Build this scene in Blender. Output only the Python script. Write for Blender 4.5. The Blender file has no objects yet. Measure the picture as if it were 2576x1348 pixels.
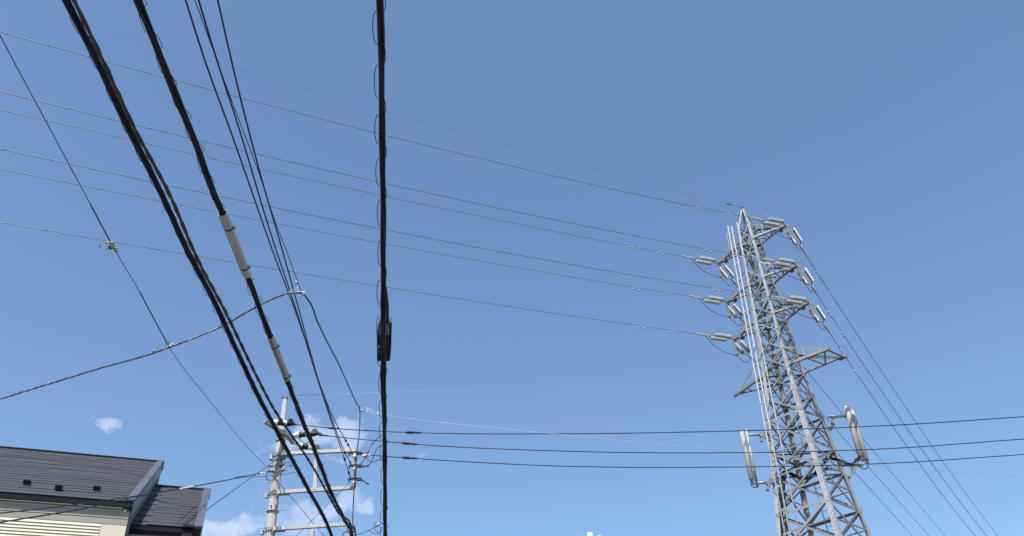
import bpy, math, random
from mathutils import Vector, Matrix, Euler
random.seed(11)
S = bpy.context.scene
COL = S.collection
PI = math.pi
R = math.radians

# ------------------------------------------------------------------ camera
cam_data = bpy.data.cameras.new('camera')
cam_data.sensor_width = 36.0
cam_data.lens = 36.0 * 2158.5 / 2576.0
cam_data.clip_start = 0.05
cam_data.clip_end = 3000
cam_obj = bpy.data.objects.new('camera', cam_data)
COL.objects.link(cam_obj)
_r, _u, _f = (Vector(v) for v in [[0.999006, 0.025862, -0.036318], [0.044585, -0.579481, 0.813765], [0.0, 0.814575, 0.580058]])
cam_obj.matrix_world = Matrix(((_r.x, _u.x, -_f.x, 0), (_r.y, _u.y, -_f.y, 0), (_r.z, _u.z, -_f.z, 1.6), (0, 0, 0, 1)))
S.camera = cam_obj

# ------------------------------------------------------------------ light
SUN_EL, SUN_AZ = R(58), R(196)          # bearing clockwise from +Y: behind and left of the camera
SUN_DIR = Vector((math.sin(SUN_AZ) * math.cos(SUN_EL), math.cos(SUN_AZ) * math.cos(SUN_EL), math.sin(SUN_EL)))
sun = bpy.data.lights.new('sun', 'SUN')
sun.energy = 5.0
sun.angle = R(0.53)
sun.color = (1.0, 0.955, 0.88)
sun_obj = bpy.data.objects.new('sun', sun)
COL.objects.link(sun_obj)
sun_obj.rotation_euler = (-SUN_DIR).to_track_quat('-Z', 'Y').to_euler()
sun_obj.location = SUN_DIR * 200

W = bpy.data.worlds.new('World')
S.world = W
W.use_nodes = True
nt = W.node_tree
nt.nodes.clear()
def wn(t, **k):
    n = nt.nodes.new(t)
    for a_, v_ in k.items(): setattr(n, a_, v_)
    return n
def wl(a_, b_): nt.links.new(a_, b_)
w_out = wn('ShaderNodeOutputWorld')
w_bg = wn('ShaderNodeBackground')
w_bg.inputs["Strength"].default_value = 0.15
sky = wn('ShaderNodeTexSky', sky_type='NISHITA', sun_disc=False, sun_elevation=SUN_EL, sun_rotation=SUN_AZ,
         altitude=60, air_density=1.2, dust_density=1.4, ozone_density=5.5)
tc = wn('ShaderNodeTexCoord')
# small fair-weather cumulus wisps low over the roofs
def dotn(vec_socket, v):
    n = wn('ShaderNodeVectorMath', operation='DOT_PRODUCT')
    wl(vec_socket, n.inputs[0]); n.inputs[1].default_value = v
    return n.outputs['Value']
def mth(op, a_, b_=None, clamp=False):
    n = wn('ShaderNodeMath', operation=op, use_clamp=clamp)
    for i, v in enumerate((a_, b_)):
        if v is None: continue
        if isinstance(v, (int, float)): n.inputs[i].default_value = v
        else: wl(v, n.inputs[i])
    return n.outputs[0]
wn1 = wn('ShaderNodeTexNoise'); wn1.inputs['Scale'].default_value = 26; wn1.inputs['Detail'].default_value = 8; wn1.inputs['Roughness'].default_value = .62
mp = wn('ShaderNodeMapping'); mp.inputs['Scale'].default_value = (1, 1, 1.5)
wl(tc.outputs['Generated'], mp.inputs['Vector']); wl(mp.outputs[0], wn1.inputs['Vector'])
wn1.inputs['Distortion'].default_value = .35
# ragged outlines: bend the direction by a coarse noise before it is compared with each cloud's place
wn2 = wn('ShaderNodeTexNoise'); wn2.inputs['Scale'].default_value = 19; wn2.inputs['Detail'].default_value = 5; wn2.inputs['Roughness'].default_value = .6
wl(tc.outputs['Generated'], wn2.inputs['Vector'])
vs = wn('ShaderNodeVectorMath', operation='SUBTRACT'); wl(wn2.outputs['Color'], vs.inputs[0]); vs.inputs[1].default_value = (.5, .5, .5)
vm = wn('ShaderNodeVectorMath', operation='SCALE'); wl(vs.outputs[0], vm.inputs[0]); vm.inputs['Scale'].default_value = .085
va = wn('ShaderNodeVectorMath', operation='ADD'); wl(tc.outputs['Generated'], va.inputs[0]); wl(vm.outputs[0], va.inputs[1])
DIRV = va.outputs[0]
total = None
CLOUDS = [  # direction, half width, half height (radians), tilt, density
    ((-0.423, 0.811, 0.405), .023, .012, .1, .95), ((-0.422, 0.82, 0.387), .016, .012, 0, .28),
    ((-0.237, 0.883, 0.404), .060, .020, .22, .95), ((-0.196, 0.889, 0.414), .036, .018, .3, .95), ((-0.27, 0.878, 0.396), .036, .017, .05, .7),
    ((-0.195, 0.9, 0.389), .030, .011, .2, .75), ((-0.228, 0.914, 0.334), .062, .022, .3, .95), ((-0.257, 0.911, 0.321), .045, .018, .1, .7),
    ((-0.179, 0.924, 0.339), .020, .011, .5, .9), ((-0.314, 0.897, 0.311), .042, .018, .15, 1.15), ((-0.114, 0.91, 0.399), .015, .010, .1, .5),
    ((0.75, 0.55, 0.16), .12, .03, .1, .8), ((-0.85, 0.4, 0.2), .10, .03, .1, .8), ((0.3, -0.9, 0.2), .12, .03, .1, .8)]
for d_, hw, hh, tilt, dens in CLOUDS:
    d_ = Vector(d_).normalized()
    e1 = Vector((d_.y, -d_.x, 0)).normalized(); e2 = e1.cross(d_)
    if e2.z < 0: e2 = -e2
    u_ = e1 * math.cos(tilt) + e2 * math.sin(tilt); v_ = -e1 * math.sin(tilt) + e2 * math.cos(tilt)
    s_ = mth('MULTIPLY', dotn(DIRV, u_), 1 / hw)
    t_ = mth('MULTIPLY', dotn(DIRV, v_), 1 / hh)
    q = mth('ADD', mth('MULTIPLY', s_, s_), mth('MULTIPLY', t_, t_))
    m_ = mth('SUBTRACT', 1.0, q, clamp=True)
    front = mth('GREATER_THAN', dotn(tc.outputs['Generated'], d_), 0.0)
    m_ = mth('MULTIPLY', mth('MULTIPLY', m_, dens), front)
    total = m_ if total is None else mth('MAXIMUM', total, m_)
cov = mth('SUBTRACT', mth('ADD', wn1.outputs['Fac'], mth('MULTIPLY', total, .95)), 0.80)
cov = mth('MULTIPLY', cov, 0.80, clamp=True)
cl = mth('MULTIPLY', mth('MULTIPLY', cov, mth('SUBTRACT', 2.0, cov)), 0.58, clamp=True)
mixc = wn('ShaderNodeMix', data_type='RGBA')
wl(cl, mixc.inputs['Factor']); wl(sky.outputs[0], mixc.inputs['A'])
mixc.inputs['B'].default_value = (5.0, 5.4, 6.4, 1)
wl(mixc.outputs['Result'], w_bg.inputs['Color'])
wl(w_bg.outputs[0], w_out.inputs['Surface'])

S.view_settings.view_transform = 'Standard'
S.view_settings.look = 'None'
S.view_settings.exposure = 0.31
S.view_settings.gamma = 1.0
S.render.resolution_x, S.render.resolution_y = 1024, 536

# ------------------------------------------------------------------ materials
def material(name, base, rough=.6, metal=0.0, var=0.0, scale=6.0, bump=0.0, bscale=40.0, stretch=(1, 1, 1), dark=None, dark_scale=2.0, dark_amt=0.0, spec=.5, rnd=0.0):
    m = bpy.data.materials.new(name); m.use_nodes = True
    t = m.node_tree; n = t.nodes; l = t.links
    b = n['Principled BSDF']
    b.inputs['Roughness'].default_value = rough
    b.inputs['Metallic'].default_value = metal
    b.inputs['Specular IOR Level'].default_value = spec
    col = None
    c = n.new('ShaderNodeTexCoord'); mpn = n.new('ShaderNodeMapping'); mpn.inputs['Scale'].default_value = stretch
    l.new(c.outputs['Object'], mpn.inputs[0])
    rgb = n.new('ShaderNodeRGB'); rgb.outputs[0].default_value = (*base, 1); col = rgb.outputs[0]
    def mul(colsock, facsock, lo, hi):
        mr = n.new('ShaderNodeMapRange'); l.new(facsock, mr.inputs['Value'])
        mr.inputs['From Min'].default_value = .3; mr.inputs['From Max'].default_value = .7
        mr.inputs['To Min'].default_value = lo; mr.inputs['To Max'].default_value = hi
        mx = n.new('ShaderNodeMix'); mx.data_type = 'RGBA'; mx.blend_type = 'MULTIPLY'; mx.inputs['Factor'].default_value = 1
        l.new(colsock, mx.inputs['A']); l.new(mr.outputs[0], mx.inputs['B'])
        return mx.outputs['Result']
    if var:
        ns = n.new('ShaderNodeTexNoise'); ns.inputs['Scale'].default_value = scale; ns.inputs['Detail'].default_value = 6
        l.new(mpn.outputs[0], ns.inputs['Vector'])
        col = mul(col, ns.outputs['Fac'], 1 - var, 1 + var)
    if rnd:
        oi = n.new('ShaderNodeObjectInfo')
        mr = n.new('ShaderNodeMapRange'); l.new(oi.outputs['Random'], mr.inputs['Value'])
        mr.inputs['To Min'].default_value = 1 - rnd; mr.inputs['To Max'].default_value = 1 + rnd
        mx = n.new('ShaderNodeMix'); mx.data_type = 'RGBA'; mx.blend_type = 'MULTIPLY'; mx.inputs['Factor'].default_value = 1
        l.new(col, mx.inputs['A']); l.new(mr.outputs[0], mx.inputs['B']); col = mx.outputs['Result']
    if dark:
        ns = n.new('ShaderNodeTexNoise'); ns.inputs['Scale'].default_value = dark_scale; ns.inputs['Detail'].default_value = 8; ns.inputs['Roughness'].default_value = .7
        l.new(mpn.outputs[0], ns.inputs['Vector'])
        mr = n.new('ShaderNodeMapRange'); l.new(ns.outputs['Fac'], mr.inputs['Value'])
        mr.inputs['From Min'].default_value = .52; mr.inputs['From Max'].default_value = .72; mr.inputs['To Max'].default_value = dark_amt
        mx = n.new('ShaderNodeMix'); mx.data_type = 'RGBA'; l.new(mr.outputs[0], mx.inputs['Factor'])
        l.new(col, mx.inputs['A']); mx.inputs['B'].default_value = (*dark, 1); col = mx.outputs['Result']
    l.new(col, b.inputs['Base Color'])
    if bump:
        nb = n.new('ShaderNodeTexNoise'); nb.inputs['Scale'].default_value = bscale; nb.inputs['Detail'].default_value = 5
        l.new(mpn.outputs[0], nb.inputs['Vector'])
        bp = n.new('ShaderNodeBump'); bp.inputs['Strength'].default_value = bump; bp.inputs['Distance'].default_value = .02
        l.new(nb.outputs['Fac'], bp.inputs['Height']); l.new(bp.outputs[0], b.inputs['Normal'])
    return m

M = {}
M['galv'] = material('galvanised_steel', (.41, .415, .41), .55, .25, .10, 3.0, .08, 30, rnd=.14, dark=(.30, .29, .27), dark_scale=1.2, dark_amt=.5)
M['brace'] = material('shaded_galvanised_steel', (.25, .255, .255), .6, .2, .10, 3.0, rnd=.30, dark=(.15, .147, .14), dark_scale=1.2, dark_amt=.5)  # darker than the legs: shade of the flange undersides put into the colour
M['galv_dark'] = material('weathered_steel', (.20, .20, .20), .6, .2, .15, 4, rnd=.15)
M['pipe'] = material('pale_pipe', (.33, .34, .34), .5, .1, .06, 4)
M['black'] = material('black_sheath', (.008, .0095, .015), .55, 0, .25, 9, .15, 60, spec=.35)
M['black2'] = material('weathered_black_sheath', (.015, .016, .021), .65, 0, .25, 7, .15, 60, spec=.3)
M['grey_sheath'] = material('brown_grey_sheath', (.075, .070, .072), .7, 0, .25, 5, .2, 50, spec=.3)
M['lv'] = material('insulated_wire', (.008, .012, .026), .5, 0, .1, 5, spec=.4)
M['alu'] = material('aluminium_strand', (.26, .255, .27), .5, .4, .15, 3)
M['thin_steel'] = material('thin_steel_strand', (.38, .40, .43), .5, .3, .1, 3)
M['drop'] = material('grey_drop_wire', (.10, .10, .105), .6, 0, .3, 6, spec=.4)
M['disc'] = material('grey_porcelain', (.36, .385, .38), .30, 0, .08, 8, rnd=.10)
M['disc_white'] = material('white_porcelain', (.80, .80, .77), .25, 0, .05, 8)
M['rib'] = material('grey_polymer_housing', (.40, .40, .38), .5, 0, .08, 8)
M['fitting'] = material('clamp_casting', (.46, .46, .45), .45, .2, .10, 9)
M['concrete'] = material('pole_concrete', (.40, .38, .35), .9, 0, .10, 2.5, .25, 70, (1, 1, .35), dark=(.24, .22, .20), dark_scale=2.2, dark_amt=.55)
M['steel_pale'] = material('pale_steel_pole', (.48, .50, .50), .5, .1, .07, 3, dark=(.40, .40, .39), dark_scale=3, dark_amt=.4)
M['arm'] = material('painted_arm', (.42, .42, .405), .55, .05, .06, 5, dark=(.42, .40, .37), dark_scale=4, dark_amt=.4)
M['sleeve'] = material('grey_plastic_sleeve', (.52, .51, .49), .6, 0, .08, 3, dark=(.30, .29, .28), dark_scale=9, dark_amt=.4)
M['box_black'] = material('black_plastic_box', (.012, .013, .018), .55, 0, .2, 6, .05, 40, spec=.4)
M['box_grey'] = material('grey_lid', (.10, .10, .105), .6, 0, .1, 6)
M['radome'] = material('radome', (.39, .38, .355), .55, 0, .06, 3, dark=(.36, .35, .33), dark_scale=3, dark_amt=.5)
M['radome_white'] = material('white_radome', (.80, .81, .80), .45, 0, .04, 3)
M['shingle'] = material('slate_shingle', (.033, .0355, .042), .75, 0, .10, 5, .15, 120, rnd=.10)
M['shingle_edge'] = material('slate_cut_edge_shade', (.022, .024, .029), .9)  # cut edge, darkened to paint the shadow gap under each course
M['flash'] = material('blue_grey_flashing', (.075, .085, .112), .55, .1, .05, 3)
M['gutter'] = material('charcoal_gutter', (.014, .015, .019), .55, 0, .1, 4, spec=.25)
M['trim'] = material('shaded_cream_trim', (.30, .285, .24), .7, 0, .05, 3)  # cream darkened: the shade under the eave is painted into this colour
M['fascia'] = material('grey_white_fascia', (.34, .35, .36), .7, 0, .06, 3)
M['wall'] = material('cream_siding', (.60, .555, .435), .8, 0, .04, 2, .06, 90)
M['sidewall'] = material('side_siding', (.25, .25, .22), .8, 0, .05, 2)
M['ridge_metal'] = material('brown_grey_ridge', (.11, .10, .105), .5, .1, .08, 3)
M['ground'] = material('town_ground', (.075, .075, .075), .95, 0, .3, .08, .1, 2, dark=(.07, .07, .07), dark_scale=.03, dark_amt=.8)

# ------------------------------------------------------------------ mesh helpers
class MB:
    def __init__(s): s.v = []; s.f = []; s.m = []; s.sm = []
    def add(s, v, f, mi=0, smooth=False):
        o = len(s.v); s.v += [tuple(x) for x in v]
        for q in f: s.f.append(tuple(i + o for i in q)); s.m.append(mi); s.sm.append(smooth)
    def box(s, c, d, mi=0, mat=None):
        x, y, z = d[0] / 2, d[1] / 2, d[2] / 2
        v = [Vector((sx * x, sy * y, sz * z)) for sz in (-1, 1) for sy in (-1, 1) for sx in (-1, 1)]
        if mat is not None: v = [mat @ q for q in v]
        v = [q + Vector(c) for q in v]
        s.add(v, [(0, 2, 3, 1), (4, 5, 7, 6), (0, 1, 5, 4), (2, 6, 7, 3), (0, 4, 6, 2), (1, 3, 7, 5)], mi)
        return s
    def hexa(s, v, mi=0):
        s.add(v, [(0, 3, 2, 1), (4, 5, 6, 7), (0, 1, 5, 4), (1, 2, 6, 5), (2, 3, 7, 6), (3, 0, 4, 7)], mi); return s
    def bar(s, p0, p1, w, h, up=(0, 0, 1), mi=0):
        p0, p1 = Vector(p0), Vector(p1); t = (p1 - p0).normalized(); up = Vector(up)
        if abs(t.dot(up)) > .98: up = Vector((1, 0, 0))
        a_ = t.cross(up).normalized() * w / 2; b_ = a_.cross(t).normalized() * h / 2
        s.hexa([p0 - a_ - b_, p0 + a_ - b_, p0 + a_ + b_, p0 - a_ + b_, p1 - a_ - b_, p1 + a_ - b_, p1 + a_ + b_, p1 - a_ + b_], mi); return s
    def tube(s, pts, r, n=8, mi=0, closed=False, cap=True):
        P = [Vector(p) for p in pts]; k = len(P)
        rr = r if isinstance(r, (list, tuple)) else [r] * k
        T = []
        for i in range(k):
            q0 = P[i - 1] if (i > 0 or closed) else P[0]; q1 = P[(i + 1) % k] if (i < k - 1 or closed) else P[-1]
            T.append((q1 - q0).normalized())
        up = Vector((0, 0, 1)) if abs(T[0].z) < .9 else Vector((1, 0, 0))
        N = (up - T[0] * up.dot(T[0])).normalized()
        v = []
        for i in range(k):
            N = (N - T[i] * N.dot(T[i])).normalized(); B = T[i].cross(N)
            for j in range(n):
                a_ = 2 * PI * j / n
                v.append(P[i] + (N * math.cos(a_) + B * math.sin(a_)) * rr[i])
        f = []
        for i in range(k if closed else k - 1):
            i2 = (i + 1) % k
            for j in range(n):
                j2 = (j + 1) % n; f.append((i * n + j, i * n + j2, i2 * n + j2, i2 * n + j))
        s.add(v, f, mi, True)
        if cap and not closed:
            o = len(s.v) - len(v)
            s.f.append(tuple(o + j for j in reversed(range(n)))); s.m.append(mi); s.sm.append(False)
            s.f.append(tuple(o + (k - 1) * n + j for j in range(n))); s.m.append(mi); s.sm.append(False)
        return s
    def lathe(s, p0, p1, prof, n=12, mi=0, flat=False):
        """profile [(t along p0-p1 in metres, radius)]"""
        p0, p1 = Vector(p0), Vector(p1); t = (p1 - p0).normalized()
        up = Vector((0, 0, 1)) if abs(t.z) < .9 else Vector((1, 0, 0))
        N = (up - t * up.dot(t)).normalized(); B = t.cross(N)
        v = [p0 + t * x + (N * math.cos(2 * PI * j / n) + B * math.sin(2 * PI * j / n)) * max(r, 1e-4) for x, r in prof for j in range(n)]
        f = [(i * n + j, i * n + (j + 1) % n, (i + 1) * n + (j + 1) % n, (i + 1) * n + j) for i in range(len(prof) - 1) for j in range(n)]
        f.append(tuple(reversed(range(n)))); f.append(tuple((len(prof) - 1) * n + j for j in range(n)))
        s.add(v, f, mi, not flat); return s
    def mesh(s, name, mats):
        me = bpy.data.meshes.new(name)
        me.from_pydata(s.v, [], s.f)
        me.polygons.foreach_set('material_index', s.m)
        me.polygons.foreach_set('use_smooth', s.sm)
        for m_ in (mats if isinstance(mats, (list, tuple)) else [mats]): me.materials.append(m_)
        me.update(); return me
    def build(s, name, mats, parent=None, origin=(0, 0, 0)):
        o_ = Vector(origin)
        s.v = [tuple(Vector(q) - o_) for q in s.v]
        ob = bpy.data.objects.new(name, s.mesh(name, mats)); COL.objects.link(ob)
        ob.location = o_
        if parent is not None: ob.parent = parent
        return ob

def tag(o, label=None, cat=None, group=None, kind=None):
    if label: o['label'] = label
    if cat: o['category'] = cat
    if group: o['group'] = group
    if kind: o['kind'] = kind
    return o
def thing(name, label, cat, loc=(0, 0, 0), rz=0.0, group=None):
    o = bpy.data.objects.new(name, None); COL.objects.link(o)
    o.empty_display_size = .2
    o.location = loc; o.rotation_euler = (0, 0, rz)
    return tag(o, label, cat, group)
def link(name, me, parent=None, matrix=None):
    o = bpy.data.objects.new(name, me); COL.objects.link(o)
    if parent is not None: o.parent = parent
    if matrix is not None: o.matrix_basis = matrix
    return o
def copy_tree(o, parent=None):
    c = o.copy(); COL.objects.link(c); c.parent = parent
    for ch in list(o.children): copy_tree(ch, c)
    return c
def frame(x_dir, up=(0, 0, 1), loc=(0, 0, 0)):
    x = Vector(x_dir).normalized(); z = Vector(up); z = (z - x * z.dot(x)).normalized(); y = z.cross(x)
    m = Matrix(((x.x, y.x, z.x), (x.y, y.y, z.y), (x.z, y.z, z.z))).to_4x4(); m.translation = Vector(loc); return m
def smooth_path(pts, step=.25):
    P = [Vector(p) for p in pts]
    if len(P) == 2: P = [P[0], (P[0] + P[1]) / 2, P[1]]
    out = []
    # centripetal-like Catmull-Rom, parameter by chord length
    ext = [P[0] * 2 - P[1]] + P + [P[-1] * 2 - P[-2]]
    for i in range(1, len(ext) - 2):
        p0, p1, p2, p3 = ext[i - 1:i + 3]
        d0, d1, d2 = (max((q - p).length, 1e-6) for p, q in ((p0, p1), (p1, p2), (p2, p3)))
        m1 = ((p1 - p0) / d0 * d1 + (p2 - p1) / d1 * d0) / (d0 + d1) * d1
        m2 = ((p2 - p1) / d1 * d2 + (p3 - p2) / d2 * d1) / (d1 + d2) * d1
        k = max(2, int(d1 / step))
        for j in range(k):
            t = j / k; t2 = t * t; t3 = t2 * t
            out.append(p1 * (2 * t3 - 3 * t2 + 1) + m1 * (t3 - 2 * t2 + t) + p2 * (-2 * t3 + 3 * t2) + m2 * (t3 - t2))
    out.append(P[-1]); return out
def frames(path):
    F = []
    for i, p in enumerate(path):
        t = (path[min(i + 1, len(path) - 1)] - path[max(i - 1, 0)]).normalized()
        s_ = t.cross(Vector((0, 0, 1))).normalized(); F.append((p, t, s_, s_.cross(t)))
    return F
def arc_len(path):
    L = [0.0]
    for i in range(1, len(path)): L.append(L[-1] + (path[i] - path[i - 1]).length)
    return L
def wire(name, label, cat, pts, r, mat, step=.5, n=6, group=None):
    path = smooth_path(pts, step)
    o = MB().tube(path, r, n).build(name, mat, origin=path[0])
    return tag(o, label, cat, group), path

# ------------------------------------------------------------------ ground
g = MB(); g.add([(-900, -900, 0), (900, -900, 0), (900, 900, 0), (-900, 900, 0)], [(0, 1, 2, 3)])
tag(g.build('ground', M['ground']), kind='structure', label='grey town ground under the wires')

# ================================================================== house
HB = Vector((-6.485, 14.566, 8.0))
HA = math.atan2(0.34965, 0.93688)
house = thing('house', 'cream sided house with dark slate shed roofs at the lower left', 'house', (HB.x, HB.y, 0), HA)
RUN, ZH, ZL = 4.16, 8.0, 5.76           # main roof: horizontal run, high edge, eave
SL = math.hypot(RUN, ZH - ZL); SA = math.atan2(ZH - ZL, RUN)
def slope_pt(x, s, off, y0, zh, sa):    # s = distance down the slope from the high edge
    return Vector((x, y0 - s * math.cos(sa) - off * math.sin(sa), zh - s * math.sin(sa) + off * math.cos(sa)))
shingle_meshes = []
def shingle_mesh(wd, ln, th):
    m = MB()
    # wedge: thin at the head, thick at the butt; butt face darker (cut slate, with the shadow line between courses painted in)
    v = [(0, 0, 0), (wd, 0, 0), (wd, -ln, 0), (0, -ln, 0), (0, 0, .003), (wd, 0, .003), (wd, -ln, th), (0, -ln, th)]
    f = [(0, 1, 2, 3), (4, 7, 6, 5), (0, 4, 5, 1), (1, 5, 6, 2), (0, 3, 7, 4)]
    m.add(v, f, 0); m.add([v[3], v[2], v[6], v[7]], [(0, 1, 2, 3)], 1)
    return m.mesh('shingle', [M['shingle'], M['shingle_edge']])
def shed_roof(x0, x1, y0, zh, run, zl, courses, sw, seed):
    rnd = random.Random(seed)
    sa = math.atan2(zh - zl, run); sl = math.hypot(run, zh - zl)
    def P(x, s, off): return slope_pt(x, s, off, y0, zh, sa)
    deck = MB().hexa([P(x0, 0.02, -.15), P(x1, 0.02, -.15), P(x1, sl - .02, -.15), P(x0, sl - .02, -.15), P(x0, 0.02, -.012), P(x1, 0.02, -.012), P(x1, sl - .02, -.012), P(x0, sl - .02, -.012)])
    roof = deck.build('roof', M['shingle'], house)
    ex = (sl - .04) / courses
    meshes = [shingle_mesh(sw - .0015, ex * 1.12, th) for th in (.006, .008, .010)]
    half = [shingle_mesh(sw / 2 - .0015, ex * 1.12, .008)]
    rot = Euler((sa, 0, 0)).to_matrix().to_4x4()
    for c in range(courses):
        s0 = .02 + c * ex - ex * .06
        x = x1 - .085; first = True
        while x > x0 + .05:
            if first and c % 2: me, wd = half[0], sw / 2
            else: me, wd = rnd.choice(meshes), sw
            first = False
            if x - wd < x0 - .3: break
            mt = Matrix.Translation(P(x - wd, s0, -.010 + rnd.uniform(0, .003))) @ rot
            link('shingle', me, roof, mt)
            x -= wd
    # verge flashing along the right edge and its fascia
    fl = MB().hexa([P(x1 - .095, .0, -.01), P(x1 + .012, .0, -.01), P(x1 + .012, sl + .01, -.01), P(x1 - .095, sl + .01, -.01), P(x1 - .095, .0, .020), P(x1 + .012, .0, .026), P(x1 + .012, sl + .01, .026), P(x1 - .095, sl + .01, .020)])
    fl.build('verge_flashing', M['flash'], roof)
    fa = MB().hexa([P(x1 - .03, .03, -.20), P(x1 + .004, .03, -.20), P(x1 + .004, sl - .03, -.20), P(x1 - .03, sl - .03, -.20), P(x1 - .03, .03, -.013), P(x1 + .004, .03, -.013), P(x1 + .004, sl - .03, -.013), P(x1 - .03, sl - .03, -.013)])
    fa.build('bargeboard', M['fascia'], roof)
    rc = MB().hexa([P(x0, -.03, -.16), P(x1 + .02, -.03, -.16), P(x1 + .02, -.002, -.16), P(x0, -.002, -.16), P(x0, -.03, .022), P(x1 + .02, -.03, .022), P(x1 + .02, .07, .030), P(x0, .07, .030)])
    rc.build('ridge_cap', M['ridge_metal'], roof)
    return roof, P, sl
main_roof, PM, SLM = shed_roof(-7.0, 0.0, 0.0, 8.0, 4.16, 5.76, 20, .91, 3)
low_roof, PL, SLL = shed_roof(-.012, .885, -.751, 7.27, 3.078, 5.587, 15, .60, 4)
# eave gutters: open half-box profile with a front lip
def gutter(x0, x1, y, z, parent):
    m = MB(); prof = [(0, .02), (0, -.034), (-.046, -.034), (-.054, .012), (-.046, .012), (-.040, -.026), (-.008, -.026), (-.008, .02)]
    k = len(prof)
    v = [(x, y + py, z + pz) for x in (x0, x1) for py, pz in prof]
    m.add(v, [(i, (i + 1) % k, k + (i + 1) % k, k + i) for i in range(k)]); m.add([(x0, y, z + .01), (x0, y, z - .033), (x0, y - .046, z - .033), (x0, y - .053, z + .01)], [(0, 1, 2, 3)])
    m.add([(x1, y, z + .01), (x1, y, z - .033), (x1, y - .046, z - .033), (x1, y - .053, z + .01)], [(0, 3, 2, 1)])
    return m.build('gutter', M['gutter'], parent)
gutter(-7.0, -.004, -4.155, 5.70, house)
gutter(.0, .80, -3.825, 5.53, house)
MB().box((.72, -3.90, 5.40), (.13, .14, .12)).box((.72, -3.88, 5.30), (.075, .075, .1)).box((.72, -3.885, 5.56), (.15, .17, .03)).build('downpipe_head', M['gutter'], house)
MB().tube([(.72, -3.88, 5.27), (.72, -3.70, 5.05), (.72, -3.62, 4.9), (.72, -3.62, 0)], .032, 10).build('downpipe', M['gutter'], house)
# snow guards
for gx, gs in [(-1.385, 4.013), (-0.959, 4.249), (-0.53, 4.046)]:
    mt = Matrix.Translation(PM(gx, gs, .012)) @ Euler((math.atan2(2.24, 4.16), 0, 0)).to_matrix().to_4x4()
    sg = MB(); sg.add([(-.044, 0, 0), (.044, 0, 0), (.044, -.09, 0), (-.044, -.09, 0), (-.044, -.07, .058), (.044, -.07, .058), (.044, -.09, .058), (-.044, -.09, .058)],
                      [(0, 1, 5, 4), (2, 3, 7, 6), (4, 5, 6, 7), (1, 2, 6, 5), (3, 0, 4, 7), (0, 3, 2, 1)])
    o = link('snow_guard', sg.mesh('snow_guard', M['gutter']), house, mt)
# walls: front wall of the main block, set back under the eave
WY = -4.130; WX = -.215
MB().box((-3.65 + WX / 2 + .15, WY + .10, 2.85), (6.7 + .3, .2, 5.68)).build('wall', M['wall'], house)
# side wall of the main block (polygon under the bargeboard)
def side_wall(x, ya, yb, za, zb, nm='side_wall', th=.12):
    m = MB(); v = [(x - th, ya, 0), (x - th, yb, 0), (x - th, yb, zb), (x - th, ya, za), (x, ya, 0), (x, yb, 0), (x, yb, zb), (x, ya, za)]
    m.hexa([v[0], v[1], v[2], v[3], v[4], v[5], v[6], v[7]]); return m.build(nm, M['sidewall'], house)
side_wall(-.022, WY + .02, -.03, 5.66, 7.80)
side_wall(.862, -3.70, -.80, 5.50, 7.06)
MB().box((.36, -3.66, 2.7), (.98, .1, 5.4)).build('wall', M['wall'], house)
MB().box((-3.5, -.10, 3.9), (6.7, .12, 7.8)).build('back_wall', M['sidewall'], house)
MB().box((.30, -.80, 3.5), (.86, .1, 7.0)).build('back_wall', M['sidewall'], house)
# vertical battens of the side walls
for k in range(29):
    y = -4.0 + k * .14; z1 = 5.76 + (y + 4.16) * .5385 - .20
    MB().box((-.010, y, (z1 + 4.6) / 2), (.020, .07, z1 - 4.6)).build('batten', M['sidewall'], house)
for k in range(21):
    y = -3.66 + k * .14; z1 = 5.587 + (y + 3.83) * .5468 - .20
    MB().box((.872, y, (z1 + 4.4) / 2), (.018, .07, z1 - 4.4)).build('batten', M['sidewall'], house)
# soffits
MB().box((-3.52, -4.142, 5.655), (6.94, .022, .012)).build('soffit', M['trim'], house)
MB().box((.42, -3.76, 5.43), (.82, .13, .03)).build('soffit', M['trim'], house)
# frieze boards and lapped siding of the lit wall
def board(x0, x1, z, h, t0, t1, mat='wall', nm='siding_board', y=WY):
    m = MB(); m.hexa([(x0, y, z), (x0, y - t0, z), (x1, y - t0, z), (x1, y, z), (x0, y, z + h), (x0, y - t1, z + h), (x1, y - t1, z + h), (x1, y, z + h)])
    return m.build(nm, M[mat], house)
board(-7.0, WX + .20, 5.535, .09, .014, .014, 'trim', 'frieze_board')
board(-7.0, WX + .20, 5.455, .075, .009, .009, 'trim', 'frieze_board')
zz = 5.415
while zz > 4.72:
    for (xa, xb) in ((-7.0, -3.45), (-3.44, -1.60), (-1.592, WX - .10)):
        board(xa, xb, zz, .034, .017, .005)
    zz -= .040
board(-7.0, WX - .10, 4.0, .70, .012, .010)
board(WX - .095, WX + .20, 4.0, 1.445, .013, .013, 'wall', 'corner_board')
for k in range(14): board(.0, .84, 5.36 - k * .034, .029, .015, .005, y=-3.712)

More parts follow.
